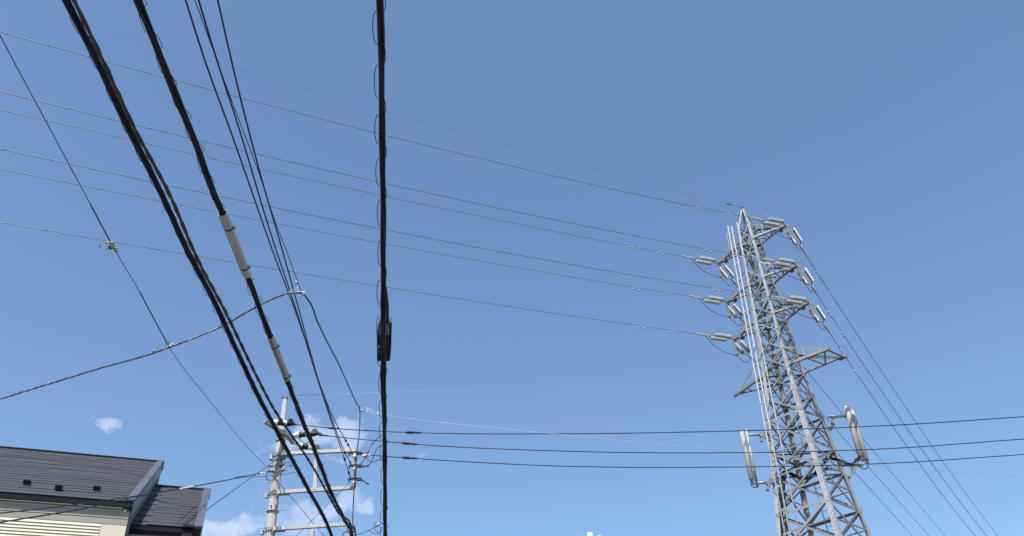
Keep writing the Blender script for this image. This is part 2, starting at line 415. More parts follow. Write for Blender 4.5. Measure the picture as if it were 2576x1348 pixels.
# ================================================================== utility pole
PY = 20.5
pb0 = Vector((-6.136, 20.5, 8.574)); pt0 = Vector((-6.19, 20.5, 12.335))
lean = (pt0.x - pb0.x) / (pt0.z - pb0.z)
def polex(h): return pb0.x + (h - pb0.z) * lean
pole = thing('utility_pole', 'concrete utility pole with steel top and three side arms behind the black cables', 'utility pole', (polex(0), PY, 0))
PO = Vector((polex(0), PY, 0))
def pp(x, y, z): return Vector((x, y, z)) - PO
ZJ = 11.429
ZT = pt0.z
MB().lathe(pp(polex(0), PY, 0), pp(polex(ZJ), PY, ZJ), [(0, .172), (ZJ * .5, .137), (ZJ - .02, .098), (ZJ, .090)], 28).build('shaft', M['concrete'], pole)
MB().lathe(pp(polex(ZJ), PY, ZJ - .12), pp(polex(ZT), PY, ZT), [(0, .107), (.16, .107), (.17, .084), (.9, .066), (ZT - ZJ + .02, .043), (ZT - ZJ + .12, .041)], 8, flat=True).build('pole_extension', M['steel_pale'], pole)
# cap ring with wire hook
for k in range(6):
    a_ = k * PI / 3
    MB().tube([pp(polex(ZT) + .05 * math.cos(a_), PY + .05 * math.sin(a_), ZT - .10), pp(polex(ZT) + .085 * math.cos(a_), PY + .085 * math.sin(a_), ZT - .05), pp(polex(ZT) + .05 * math.cos(a_ + .5), PY + .05 * math.sin(a_ + .5), ZT + .005)], .011, 6).build('cap_hook', M['galv_dark'], pole)
MB().lathe(pp(polex(ZT), PY, ZT - .13), pp(polex(ZT), PY, ZT + .1), [(0, .052), (.05, .060), (.06, .05), (.16, .03)], 12).build('cap_ring', M['galv_dark'], pole)
ARMS = [((-6.303, 20.42, 10.587), (-4.163, 20.42, 10.609)), ((-6.289, 20.42, 9.569), (-4.152, 20.42, 9.623)), ((-6.268, 20.42, 8.655), (-4.088, 20.42, 8.718))]
def band(z, r=None, h=.05, mat='galv_dark'):
    r = r or (.172 - z * (.172 - .098) / ZJ + .006)
    MB().lathe(pp(polex(z), PY, z - h / 2), pp(polex(z), PY, z + h), [(0, r), (h, r)], 24).build('pole_band', M[mat], pole)
    return r
AY = PY - .19
for (l_, r_) in ARMS:
    zl = (l_[2] + r_[2]) / 2
    x0, x1 = polex(zl) + .115, r_[0]
    ar = MB().bar(pp(x0, AY, l_[2] + .02), pp(x1, AY, r_[2]), .085, .085)
    arm = ar.build('side_arm', M['arm'], pole)
    rr = band(l_[2] + .02)
    # clamp plates, nuts and U-bolts that hold the arm on the pole
    MB().box(pp(x0 + .12, PY - .115, l_[2] + .02), (.30, .075, .10)).build('arm_bracket', M['arm'], arm)
    br = MB().box(pp(polex(zl) - rr - .06, PY - .05, l_[2] + .0), (.07, .10, .11))
    br.build('arm_bracket', M['arm'], arm)
    for kx in (-.06, -.02, .03, .07):
        MB().tube([pp(polex(zl) + kx, PY - rr - .005, l_[2] + .09 - abs(kx)), pp(polex(zl) + kx * 1.3, PY - rr - .07, l_[2] + .07)], .012, 6).build('bolt', M['galv_dark'], arm)
    for kx in (.20, .30):
        MB().tube([pp(polex(zl) + kx, AY - .04, l_[2] + .03), pp(polex(zl) + kx, AY - .10, l_[2] + .045)], .014, 6).build('bolt', M['galv_dark'], arm)
    for s_ in (-1, 1):
        MB().tube([pp(polex(zl) + s_ * rr, PY, l_[2] + .01), pp(polex(zl) + s_ * (rr + .03), PY - .08, l_[2] + .01), pp(polex(zl) + s_ * (rr + .02), PY - .16, l_[2] + .01)], .012, 6).build('u_bolt', M['galv_dark'], arm)
a1l, a1r = ARMS[0]; a2l, a2r = ARMS[1]; a3l, a3r = ARMS[2]
# post between arms 1 and 2, end bars, post under arm 3
mx1 = (-5.161, 20.31, 10.523); mx2 = (-5.105, 20.31, 9.59)
MB().bar(pp(mx1[0], AY, mx1[2] - .045), pp(mx2[0], AY, mx2[2] + .045), .085, .085).build('arm_post', M['arm'], pole)
MB().box(pp(mx2[0], AY - .046, mx2[2] + .10), (.10, .008, .16)).build('post_plate', M['arm'], pole)
e1 = (-4.154, 20.31, 10.537); e2 = (-4.13, 20.31, 9.589)
MB().bar(pp(e1[0], AY + .01, e1[2] - .03), pp(e2[0], AY + .01, e2[2] + .03), .055, .06).build('end_bar', M['arm'], pole)
mx3 = (-5.066, 20.31, 8.619)
MB().bar(pp(mx3[0], AY, mx3[2] - .03), pp(mx3[0], AY, mx3[2] - 1.0), .10, .085).build('arm_post', M['arm'], pole)
# a fourth, lower arm just under the frame carries the telecom bundles
zl4 = a3r[2] - .95
MB().bar(pp(polex(zl4) + .12, AY, zl4), pp(-3.05, AY, zl4), .085, .085).build('side_arm', M['arm'], pole)
MB().bar(pp(a3r[0] - .03, AY, a3r[2]), pp(a3r[0] - .03, AY, zl4), .07, .07).build('end_bar', M['arm'], pole)
# step bolts
for z, sd in [(h, s_) for h in [9.811, 9.515, 9.067, 8.63] for s_ in (-1, 1)] + [(10.438, 1), (10.095, 1)]:
    z += .135
    r_ = .172 - z * .074 / ZJ
    p0 = Vector((polex(z) + sd * r_ * .8, PY, z)); p1 = p0 + Vector((sd * .165, 0, -.004))
    MB().tube([p0 - PO, p1 - PO, p1 - PO + Vector((0, 0, .018))], .009, 6).build('step_bolt', M['steel_pale'], pole)
# telecom bands, hooks and spools around mid pole
for y, h in ((690, .07), (745, .05), (790, .09)):
    z = {690: 10.498, 745: 10.328, 790: 10.191}[y]
    rr = band(z, None, h, 'galv_dark' if y != 790 else 'steel_pale')
    for s_ in (-1, 1):
        MB().box(pp(polex(z) + s_ * (rr + .045), PY - .08, z + .02), (.085, .05, .075)).build('anchor_bracket', M['arm'], pole)
        MB().tube([pp(polex(z) + s_ * rr, PY - .10, z), pp(polex(z) + s_ * (rr + .10), PY - .13, z + .02)], .016, 6).build('bolt', M['galv_dark'], pole)
for k in range(5):
    z = a1l[2] - .10 - k * .11
    MB().tube([pp(polex(z) + random.uniform(-.09, .09), PY - .15, z), pp(polex(z) + random.uniform(-.09, .09), PY - .21, z - .05)], .014, 6).build('bolt', M['galv_dark'], pole)
zb = 9.172
band(zb, .150, .018)
MB().box(pp(polex(zb) + .10, PY - .10, zb + .09), (.035, .04, .11)).build('number_plate', M['galv_dark'], pole)
MB().lathe(pp(polex(zb) - .02, PY - .15, zb + .11), pp(polex(zb) - .02, PY - .13, zb + .11), [(0, .02), (.03, .02)], 8).build('bolt_hole', M['galv_dark'], pole)
# high-voltage arm: steel angle running from camera-left to far right
zhv = 11.193
hv0 = Vector((-6.442, 19.689, 11.213)); hvm = Vector((polex(zhv), PY, zhv))
hdir = (hvm - hv0).normalized(); hv1 = hvm + hdir * .50
off = Vector((-hdir.y, hdir.x, 0)) * -.145
MB().bar(hv0 + off * 0.3 - PO, hvm + off - PO - hdir * .0, .075, .075).bar(hvm + off - PO, hv1 + off * .3 - PO, .075, .075).build('high_voltage_arm', M['galv'], pole)
for k in range(5):
    q = hv0.lerp(hvm, .25 + k * .14) + off * .5 + Vector((0, 0, .04))
    MB().tube([q - PO, q - PO + Vector((0, 0, .05))], .014, 6).build('bolt', M['galv_dark'], pole)
band(zhv, .118, .06); band(zhv - .16, .122, .03); band(zhv + .12, .116, .03)

# ---------------------------------------------- high voltage insulators + lines
HV_PATHS = [[(-5.897, 20.2, 11.367), (-4.774, 20.231, 11.205), (-3.476, 20.268, 11.074), (-2.712, 20.289, 11.014), (0.95, 20.391, 10.851), (4.878, 20.501, 10.774), (9.567, 20.632, 10.78), (13.11, 20.731, 10.9)],
            [(-5.357, 20.6, 11.243), (-5.119, 20.62, 11.205), (-3.545, 20.75, 11.019), (-2.875, 20.806, 10.945), (0.952, 21.123, 10.701), (5.003, 21.46, 10.598), (9.95, 21.87, 10.665), (13.782, 22.188, 10.9)],
            [(-5.466, 21.0, 11.018), (-4.946, 21.061, 10.955), (-3.655, 21.211, 10.813), (-2.929, 21.295, 10.758), (0.952, 21.746, 10.541), (5.113, 22.23, 10.511), (10.26, 22.829, 10.632), (14.293, 23.298, 10.9)]]
def extend_end(p, L):
    p = [Vector(q) for q in p]; d = (p[-1] - p[-2]).normalized()
    return p + [p[-1] + d * L]
HVN = ('uppermost', 'middle', 'lowest')
hv_anchor = [hv0 + Vector((.03, 0, 0)), Vector((polex(zhv) + .11, PY - .02, zhv - .03)), hv1 + Vector((.03, 0, 0))]
def hv_insulator(a_, b_, nm):
    a_, b_ = Vector(a_), Vector(b_)
    t = thing('tension_insulator', f'{nm} white and black tension insulator on the concrete pole', 'insulator', a_, 0, 'high voltage insulators of the concrete pole')
    L = (b_ - a_).length; X = (b_ - a_).normalized()
    s_ = X.cross(Vector((0, 0, 1))).normalized()
    q = lambda d: X * d
    # U-shaped link, then two porcelain bells with black covers
    MB().tube([q(0) + s_ * .045, q(L * .22) + s_ * .05, q(L * .30) + s_ * .02], .011, 6).tube([q(0) - s_ * .045, q(L * .22) - s_ * .05, q(L * .30) - s_ * .02], .011, 6).build('link', M['galv_dark'], t)
    MB().lathe(q(L * .28), q(L), [(0, .03), (.03, .05), (.08, .075), (.12, .085), (.14, .085), (.15, .05)], 14).build('porcelain', M['disc_white'], t)
    MB().lathe(q(L * .28 + .14), q(L), [(0, .055), (.02, .085), (.10, .062), (.17, .062), (.175, .03)], 14).build('cover', M['black'], t)
    MB().lathe(q(L * .28 + .30), q(L), [(0, .05), (.02, .082), (.04, .082), (.06, .064), (.08, .082), (.10, .082), (.12, .05)], 14).build('porcelain', M['disc_white'], t)
    MB().lathe(q(L * .28 + .41), q(L), [(0, .05), (.03, .075), (.16, .055), (.26, .03), (max(.3, L * .72 - .41), .018)], 12).build('cover', M['black'], t)
    c = L * .28 + .50
    fl = MB(); up = Vector((0, 0, 1))
    fl.hexa([q(c - .06) - s_ * .035, q(c + .16) - s_ * .035, q(c + .16) + s_ * .035, q(c - .06) + s_ * .035,
             q(c - .02) - s_ * .025 + up * .13, q(c + .06) - s_ * .025 + up * .15, q(c + .06) + s_ * .025 + up * .15, q(c - .02) + s_ * .025 + up * .13])
    fl.build('flag_cover', M['box_black'], t)
    return t
for i in range(3):
    pth = [Vector(p) for p in HV_PATHS[i]]
    hv_insulator(hv_anchor[i], pth[0], HVN[i])
    path = smooth_path(extend_end(pth, 14), .6)
    t = thing('power_line', f'{HVN[i]} of three dark distribution lines running from the pole to the right edge', 'power line', pth[0], 0, 'distribution lines leaving the pole to the right')
    MB().tube(path, .0125, 7).build('cable', M['lv'], t, origin=(0, 0, 0)).location = -pth[0]
    # taped splices
    L = arc_len(path)
    for frac, rr, ll in ((pth[1], .030, .32), (pth[3], .036, .42)):
        k = min(range(len(path)), key=lambda j: (path[j] - frac).length)
        d_ = (path[min(k + 1, len(path) - 1)] - path[k - 1]).normalized(); c = path[k] - pth[0]
        MB().lathe(c - d_ * ll / 2, c + d_ * ll / 2, [(0, .012), (.03, rr * .7), (.09, rr), (ll * .45, rr), (ll * .55, rr * .6), (ll * .65, rr * .75), (ll * .92, rr * .65), (ll, .012)], 10).build('splice', M['black2'], t)
# jumper lead between the pole insulators
wire('jumper_lead', 'short black lead looping down from the pole insulators', 'wire', [HV_PATHS[1][0], Vector(HV_PATHS[1][0]) + Vector((-.15, .0, -.25)), Vector(HV_PATHS[2][0]) + Vector((-.45, -.1, .30)), Vector(hv1) + Vector((-.3, -.25, -.1)), (polex(10.6) + .13, PY - .1, 10.75)], .011, M['lv'], .1)

# ---------------------------------------------- low-voltage spools and wires
LVE = [(-4.113, 20.2, 9.742), (-4.132, 20.2, 10.088), (-4.161, 20.2, 10.429)]
LVN = ('lowest', 'middle', 'topmost')
for i, e in enumerate(LVE):
    e = Vector(e)
    t = thing('spool_insulator', f'{LVN[i]} of three spool insulators with black clamp at the arm ends', 'insulator', e, 0, 'spool insulators on the end bar')
    MB().lathe((0, .0, -.075), (0, 0, .1), [(0, .03), (.01, .06), (.045, .062), (.06, .045), (.075, .062), (.11, .06), (.12, .03)], 14).build('spool', M['disc_white'], t)
    MB().tube([(-.15, -.05, .05), (-.06, -.04, .05), (.06, -.03, .045)], [.022, .036, .030], 8).box((.12, -.02, .035), (.10, .055, .075)).box((-.13, -.05, .025), (.045, .05, .085)).build('clamp', M['box_black'], t)
    MB().tube([(0, .0, -.10), (0, .08, -.10), (0, .10, .10), (0, .0, .12)], .012, 6).build('strap', M['galv_dark'], t)
    MB().tube([(.16, -.03, .03), (.30, -.05, .015 if i else -.08), (.36, -.05, .01 if i else -.11)], .015 if i else .018, 7).build('tail', M['lv'], t)
MB().lathe(Vector(LVE[2]) + Vector((.2, 0, -.03)), Vector(LVE[2]) + Vector((.42, -.02, -.02)), [(0, .03), (.02, .05), (.14, .05), (.16, .03), (.2, .03)], 12).build('fuse_barrel', M['disc_white'], None)
tag(bpy.data.objects['fuse_barrel'], 'small white fuse barrel on the topmost arm insulator', 'fuse')
LV_TOP = [(-3.365, 5.707, 9.4), (-3.269, 5.788, 9.5), (-3.102, 5.872, 9.6)]
LV_PATHS = [[(-3.365, 5.707, 9.4), (-3.412, 6.523, 9.374), (-3.485, 7.786, 9.445), (-3.631, 10.304, 9.536), (-3.775, 12.801, 9.694), (-3.898, 14.926, 9.689), (-4.008, 16.822, 9.711), (-4.107, 18.536, 9.772), (-4.2, 20.15, 9.779)],
            [(-3.269, 5.788, 9.5), (-3.306, 6.372, 9.485), (-3.396, 7.792, 9.517), (-3.525, 9.827, 9.48), (-3.657, 11.899, 9.552), (-3.839, 14.763, 9.591), (-3.965, 16.751, 9.676), (-4.092, 18.741, 9.86), (-4.181, 20.15, 10.1)],
            [(-3.102, 5.872, 9.6), (-3.173, 6.796, 9.485), (-3.286, 8.254, 9.407), (-3.442, 10.269, 9.44), (-3.556, 11.741, 9.444), (-3.781, 14.654, 9.462), (-3.962, 16.993, 9.79), (-4.097, 18.745, 10.172), (-4.206, 20.15, 10.455)]]
LVL = ('left', 'middle', 'right')
def extend_back(p, L=9.0):
    p = [Vector(q) for q in p]; d = (p[0] - p[1]).normalized(); d.z *= .5
    return [p[0] + d * L] + p
for i in range(3):
    pth = extend_back(LV_PATHS[i])
    path = smooth_path(pth, .4)
    t = thing('service_wire', f'{LVL[i]} of three slim dark wires descending steeply to the arm end insulators', 'wire', path[0], 0, 'low voltage wires between the cable bundles')
    o = MB().tube(path, .0108, 7).build('cable', M['lv'], t); o.location = -path[0]
    for back in (.55, 1.25):
        L = arc_len(path); k = min(range(len(L)), key=lambda j: abs(L[-1] - back - i * .12 - L[j]))
        d_ = (path[k + 1] - path[k]).normalized(); c = path[k] - path[0]
        MB().lathe(c - d_ * .1, c + d_ * .1, [(0, .012), (.04, .026), (.15, .026), (.2, .012)], 8).build('splice', M['black2'], t)

# ================================================================== cable bundles
def bundle(name, label, cat, pts, strands, back=7.0, fwd=None, helix=None, group=None, step=.12, gaps=()):
    pth = extend_back(pts, back)
    if fwd is not None: pth = pth + [Vector(fwd)]
    path = smooth_path(pth, step)
    F = frames(path); L = arc_len(path)
    t = thing(name, label, cat, path[0], 0, group)
    for (nm, u0, v0, r, mat, amp, wl_, ph, n) in strands:
        q = [p + s_ * (u0 + amp * math.cos(2 * PI * L[i] / wl_ + ph) + .25 * amp * math.sin(2 * PI * L[i] / (wl_ * .37) + ph * 2)) + n_ * (v0 + amp * math.sin(2 * PI * L[i] / wl_ + ph)) - path[0] for i, (p, tt, s_, n_) in enumerate(F)]
        MB().tube(q, r, n).build(nm, mat, t)
    if helix:
        for (rad, pitch, uo, vo, wr, s_from, s_to, sy) in helix:
            fp = []; s = s_from
            k = 0
            end = L[-1] if s_to is None else s_to
            runs = []
            while s < end:
                while k < len(L) - 2 and L[k + 1] < s: k += 1
                p, tt, sd, nn = F[k]; p = p + tt * (s - L[k])
                if any((p - sa_).dot((sb_ - sa_).normalized()) > -.02 and (p - sb_).dot((sb_ - sa_).normalized()) < .02 for sa_, sb_ in gaps):
                    if len(fp) > 3: runs.append(fp)
                    fp = []; s += pitch / 24; continue
                a_ = 2 * PI * s / pitch
                wob = 1 + .25 * math.sin(s * 1.7) * math.sin(s * .61 + 1)
                fp.append(p + sd * (uo + rad * wob * math.cos(a_)) + nn * (vo + rad * sy * math.sin(a_)) + tt * (.10 * pitch * math.sin(2 * a_)) - path[0])
                s += pitch / 24
            if len(fp) > 3: runs.append(fp)
            for q in runs: MB().tube(q, wr, 5).build('spiral_hanger', M['black'], t)
    return t, path
BA = [(-4.083, 4.99, 8.5), (-4.098, 5.732, 8.491), (-4.114, 6.573, 8.438), (-4.138, 7.738, 8.411), (-4.157, 8.715, 8.341), (-4.188, 10.258, 8.325), (-4.203, 11.029, 8.265), (-4.23, 12.388, 8.19), (-4.261, 13.951, 8.174), (-4.309, 16.394, 8.174), (-4.369, 19.402, 8.1)]
BA2 = [(-4.014, 4.994, 8.5), (-4.018, 5.706, 8.456), (-4.023, 6.524, 8.383), (-4.029, 7.706, 8.377), (-4.035, 8.804, 8.241), (-4.042, 10.013, 8.228), (-4.051, 11.636, 8.136), (-4.058, 12.898, 8.112), (-4.064, 13.858, 8.182), (-4.072, 15.435, 8.306), (-4.089, 18.495, 8.358), (-4.099, 20.2, 8.423)]
BB = [(-3.42, 5.025, 8.5), (-3.436, 5.414, 8.501), (-3.455, 5.888, 8.478), (-3.474, 6.342, 8.487), (-3.494, 6.835, 8.494), (-3.52, 7.469, 8.441), (-3.549, 8.164, 8.449), (-3.602, 9.471, 8.422), (-3.664, 10.971, 8.361), (-3.716, 12.25, 8.33), (-3.751, 13.093, 8.281), (-3.825, 14.909, 8.253), (-3.904, 16.833, 8.19), (-3.986, 18.829, 8.272), (-4.034, 20.0, 8.279)]
BM = [(-1.127, 5.072, 8.4), (-1.183, 5.493, 8.453), (-1.292, 6.305, 8.345), (-1.422, 7.272, 8.273), (-1.57, 8.38, 8.1), (-1.74, 9.649, 7.747), (-1.925, 11.027, 7.535), (-2.17, 12.856, 7.297), (-2.545, 15.653, 6.8)]
end4 = Vector((-3.6, AY, zl4 + .05))
ta, pa = bundle('cable_bundle', 'leftmost thick black telecom cable bundle with hanger coils', 'cable bundle', BA,
       [('cable', -.014, -.006, .024, M['black'], .0025, 1.9, 0, 10), ('cable', .015, -.003, .020, M['black2'], .0025, 2.3, 1, 10), ('cable', .0, .024, .018, M['black'], .003, 1.6, 2, 8), ('cable', -.004, -.022, .012, M['black2'], .006, 1.3, .5, 8), ('messenger', .002, .048, .007, M['galv_dark'], .001, 2, 0, 6)],
       fwd=(-4.35, AY, zl4 + .06), helix=[(.047, .44, -.004, .0, .0036, .3, None, .9)])
ta2, pa2 = bundle('cable_bundle', 'brown grey twisted cable running beside the leftmost black bundle', 'cable bundle', BA2,
       [('cable', 0, 0, .018, M['grey_sheath'], .008, .60, 0, 8), ('cable', 0, 0, .015, M['grey_sheath'], .011, .60, PI, 8)],
       fwd=(a3r[0] - .05, AY, zl4 + .06))
tb, pb_ = bundle('cable_bundle', 'black cable bundle carrying two grey sleeves', 'cable bundle', BB,
       [('cable', -.016, .0, .026, M['black'], .004, 1.5, 0, 10), ('cable', .018, -.004, .021, M['black'], .004, 1.2, 2, 8), ('cable', .0, .025, .017, M['black2'], .004, 1.1, 1, 8), ('cable', .004, -.022, .010, M['black'], .009, 1.1, 1, 8), ('messenger', .0, .046, .007, M['galv_dark'], .001, 2, 0, 6)],
       fwd=(a3r[0] + .05, AY, zl4 + .06), helix=[(.054, .50, .0, .004, .0038, .2, None, .9)], gaps=[(Vector(BB[6]), Vector(BB[7])), (Vector(BB[8]), Vector(BB[9]))])
tm, pm = bundle('cable_bundle', 'near vertical black cable bundle in the middle with loops and closure box', 'cable bundle', BM,
       [('cable', -.012, .0, .024, M['black'], .004, 1.6, 0, 10), ('cable', .013, -.002, .020, M['black'], .004, 1.3, 2, 8), ('cable', .004, .024, .016, M['black2'], .004, 1.1, 1, 8), ('cable', -.008, -.018, .014, M['black'], .014, 2.1, .5, 8), ('messenger', .012, .042, .006, M['galv_dark'], .001, 2, 0, 6)],
       fwd=(-3.2, AY, zl4 + .06), helix=[(.062, .64, -.020, .004, .0046, .1, None, .9)])
# sleeves on bundle B
def sleeve(p0, p1, r, label, bands, su=.25):
    p0, p1 = Vector(p0), Vector(p1); L = (p1 - p0).length; d = (p1 - p0).normalized()
    t = thing('cable_sleeve', label, 'cable sleeve', p0, 0, 'grey cable sleeves')
    n = 20; m = MB(); s_ = d.cross(Vector((0, 0, 1))).normalized(); nn = s_.cross(d)
    v = []
    for x in (0, L):
        for rr in (r, r * .90):
            for j in range(n): v.append(d * x + (s_ * math.cos(2 * PI * j / n) + nn * math.sin(2 * PI * j / n)) * rr)
    f = []
    for j in range(n):
        k = (j + 1) % n
        f += [(j, k, 2 * n + k, 2 * n + j), (n + k, n + j, 3 * n + j, 3 * n + k), (k, j, n + j, n + k), (2 * n + j, 2 * n + k, 3 * n + k, 3 * n + j)]
    m.add(v, f, 0, False)
    o = m.build('tube', M['sleeve'], t)
    sq = -nn * r * math.sqrt(1 - su * su) + s_ * r * su
    MB().bar(sq + d * .03, sq + d * (L - .03), .006, .006, nn).build('seam', M['grey_sheath'], t)
    for b_ in bands:
        MB().lathe(d * (L * b_ - .012), d * (L * b_ + .012), [(0, r * 1.05), (.024, r * 1.05)], 20).build('band', M['black'], t)
        MB().box(d * (L * b_) + s_ * r * 1.15, (.03, .03, .03)).build('band_buckle', M['black'], t)
def near(path, q):
    return path[min(range(len(path)), key=lambda j: (path[j] - Vector(q)).length)]
sleeve(near(pb_, BB[6 + 0]), near(pb_, BB[7]), .057, 'longer upper grey sleeve on the black cable bundle', (.22, .86), -.75)
sleeve(near(pb_, BB[8]), near(pb_, BB[9]), .056, 'shorter lower grey sleeve on the black cable bundle', (.22, .93), .1)
# closure box hanging under the middle bundle
c0 = Vector((-1.794, 10.053, 7.906)); c1 = Vector((-1.867, 10.595, 7.651))
cd = (c1 - c0); cl_ = cd.length; fm = frame(cd, (0, 0, 1), c0)
box = thing('closure_box', 'black splice closure box hung on the middle cable bundle', 'closure box', c0)
box.matrix_basis = fm
k = MB()
sec = lambda x, yl, yr, z0, z1: [(x, yr, z0), (x, yl, z0), (x, yl, z1), (x, yr, z1)]
def loft(m, secs, mi=0):
    v = [q for s_ in secs for q in s_]; n = len(secs[0])
    f = [(i * n + j, i * n + (j + 1) % n, (i + 1) * n + (j + 1) % n, (i + 1) * n + j) for i in range(len(secs) - 1) for j in range(n)]
    f += [tuple(reversed(range(n))), tuple((len(secs) - 1) * n + j for j in range(n))]
    m.add(v, f, mi); return m
loft(MB(), [sec(.205, .105, -.070, .03, .22), sec(cl_ * 1.07, .100, -.066, .03, .22), sec(cl_ * 1.1, .092, -.060, .05, .20)]).build('case', M['box_black'], box)
loft(MB(), [sec(.02, .060, -.045, .15, .21), sec(.06, .085, -.066, .12, .22), sec(.20, .107, -.072, .028, .222)]).build('lid', M['box_grey'], box)
loft(MB(), [sec(.05, -.0725, -.094, .12, .26), sec(.22, -.0725, -.094, .06, .27), sec(cl_ * .85, -.0725, -.092, .06, .27), sec(cl_ * 1.1, -.066, -.082, .07, .17)]).build('side_rib', M['box_black'], box)
MB().tube([(.37, .07, .03), (.41, .085, .005), (.48, .08, .005), (.50, .065, .03)], .006, 6).build('handle', M['fitting'], box)
MB().tube([(-.6, -.005, .01), (-.25, -.038, .04), (.0, -.035, .10), (.12, -.02, .16)], .020, 8).build('cable_entry', M['black'], box)
MB().tube([(cl_ - .05, .03, .06), (cl_ + .25, .045, .03), (cl_ + .8, .02, .02)], .012, 8).tube([(cl_ - .05, .0, .06), (cl_ + .3, .02, .0), (cl_ + .9, .01, .01)], .010, 8).build('cable_tail', M['black'], box)

# ================================================================== drop wires and messengers
T1 = [(-4.684, 5.103, 8.2), (-4.954, 7.718, 8.288), (-5.041, 8.555, 8.315), (-5.163, 9.742, 8.407), (-5.326, 11.317, 8.463), (-5.592, 13.893, 8.872), (-5.859, 16.478, 9.332), (-6.254, 20.3, 10.135)]
P_CL = Vector(T1[4])           # where the two drop wires are clipped together
pth = extend_back(T1, 6)
path = smooth_path(pth, .35)
t1 = thing('drop_wire', 'thin dark drop wire slanting from the left edge down to the concrete pole', 'wire', path[0], 0)
MB().tube(path, .0048, 6).build('cable', M['lv'], t1).location = -path[0]
for i0, i1 in ((1, 2), (3, 4)):
    q = [Vector(T1[i0]), (Vector(T1[i0]) + Vector(T1[i1])) / 2 , Vector(T1[i1])]
    q = [near(path, x) for x in q]
    MB().tube([x - path[0] for x in q], .0080, 6).build('grip', M['lv'], t1)
# coil and clamp on it
dv = Vector(T1[2])
tt = thing('wire_clamp', 'metal clamp with a small wire coil on the thin drop wire', 'clamp', dv)
dd = (Vector(T1[3]) - Vector(T1[1])).normalized(); sd = dd.cross(Vector((0, 0, 1))).normalized(); ud = sd.cross(dd)
MB().tube([-dd * .09, -dd * .05, dd * .05, dd * .10], [.014, .026, .024, .012], 8).tube([-dd * .07 - sd * .045, -dd * .07 + sd * .045], .016, 7).tube([dd * .06 - sd * .04, dd * .06 + sd * .045], .014, 7).build('body', M['fitting'], tt)
MB().tube([-dd * .02 - sd * .035, dd * .03 - sd * .03 - ud * .03], .022, 7).build('jaw', M['galv_dark'], tt)
for k in range(3):
    MB().tube([-sd * (.085 + .01 * k) + (dd * math.cos(a_) + sd * math.sin(a_) * .8 + ud * .3 * math.sin(a_)) * (.075 - .006 * k) for a_ in [j * PI / 8 for j in range(16)]], .0035, 5, closed=True).build('coil', M['fitting'], tt)
MB().tube([dd * .10 + sd * .01, dd * .115 + sd * .02 - ud * .02], .018, 7).build('bolt', M['galv_dark'], tt)
# T2: twisted grey drop cable from the left to the span clamp, then on to the arm end
T3E = Vector((-3.358, 11.207, 9.3))
J2 = Vector((-4.077, 20.0, 11.578))
T2a = [Vector((-8.527, 12.483, 8.3)), Vector((-6.905, 12.207, 8.62)), P_CL + Vector((0, 0, -.015)), Vector((-4.733, 11.692, 9.02)), Vector((-4.044, 11.325, 9.15)), Vector((-3.668, 11.175, 9.22)), Vector((-3.486, 11.175, 9.27)), Vector((-3.357, 11.211, 9.28)), Vector((-3.317, 11.336, 9.3))]
T2b = [Vector((-3.317, 11.336, 9.3))] + [Vector(q) for q in [(-3.31, 11.436, 9.32), (-3.418, 12.639, 9.613), (-3.697, 15.757, 10.483), (-3.906, 18.096, 11.082), (-4.023, 19.395, 11.422), (-4.077, 20.0, 11.578)]] + [Vector((-4.064, 20.02, 11.419)), Vector((-4.063, 20.08, 11.016)), Vector((-4.091, 20.1, 10.487)), Vector((-4.093, 20.1, 9.809)), Vector((-4.088, 20.1, 9.184)), Vector((-4.072, 20.1, 8.56)), Vector((-4.07, 20.15, 8.141))]
T2a = [T2a[0] + (T2a[0] - T2a[1]) * 1.2] + T2a
def twisted(name, label, pts, r, amp, wl_, mats, step=.06):
    path = smooth_path(pts, step); F = frames(path); L = arc_len(path)
    t = thing(name, label, 'wire', path[0])
    for j, mt in enumerate(mats):
        q = [p + (s_ * math.cos(2 * PI * L[i] / wl_ + j * 2 * PI / len(mats)) + n_ * math.sin(2 * PI * L[i] / wl_ + j * 2 * PI / len(mats))) * amp - path[0] for i, (p, tt_, s_, n_) in enumerate(F)]
        MB().tube(q, r, 6).build('strand', mt, t)
    return t, path
twisted('twisted_cable', 'grey twisted drop cable rising from the left edge over the black bundles', T2a, .0088, .0085, .38, [M['drop'], M['alu'], M['drop']])
twisted('twisted_cable', 'black twisted drop cable hanging from the span clamp down to the pole arms', T2b, .0085, .0075, .34, [M['lv'], M['black'], M['drop']])
# messenger that holds the span clamp
T3 = [(-3.479, 6.079, 9.9), (-3.46, 6.898, 9.811), (-3.45, 7.328, 9.758), (-3.417, 8.709, 9.636), (-3.395, 9.658, 9.471), (-3.376, 10.458, 9.41), (-3.358, 11.207, 9.3)]
wire('messenger_wire', 'very thin messenger wire crossing the slim dark wires to the span clamp', 'wire', extend_back(T3, 8), .0058, M['lv'], .4)
cp = thing('span_clamp', 'small metal clamp where the grey cable bends down', 'clamp', T3E)
MB().bar((-.04, 0, .0), (.06, .02, .005), .022, .02).bar((.03, -.01, -.05), (.07, .03, -.02), .022, .022).build('body', M['fitting'], cp)
MB().tube([Vector((-.11, .0, .0)) + Vector((math.cos(a_) * .07, .02 * math.sin(a_), math.sin(a_) * .035 + .02)) for a_ in [j * PI / 7 for j in range(14)]], .0045, 5, closed=True).build('loop', M['fitting'], cp)
MB().lathe((-.12, -.01, .17), (-.04, -.01, .19), [(.01, .014), (.02, .026), (.05, .026), (.06, .014)], 8).tube([(-.08, 0, .17), (-.05, 0, .06), (0, 0, 0)], .004, 5).build('tag_weight', M['fitting'], cp)
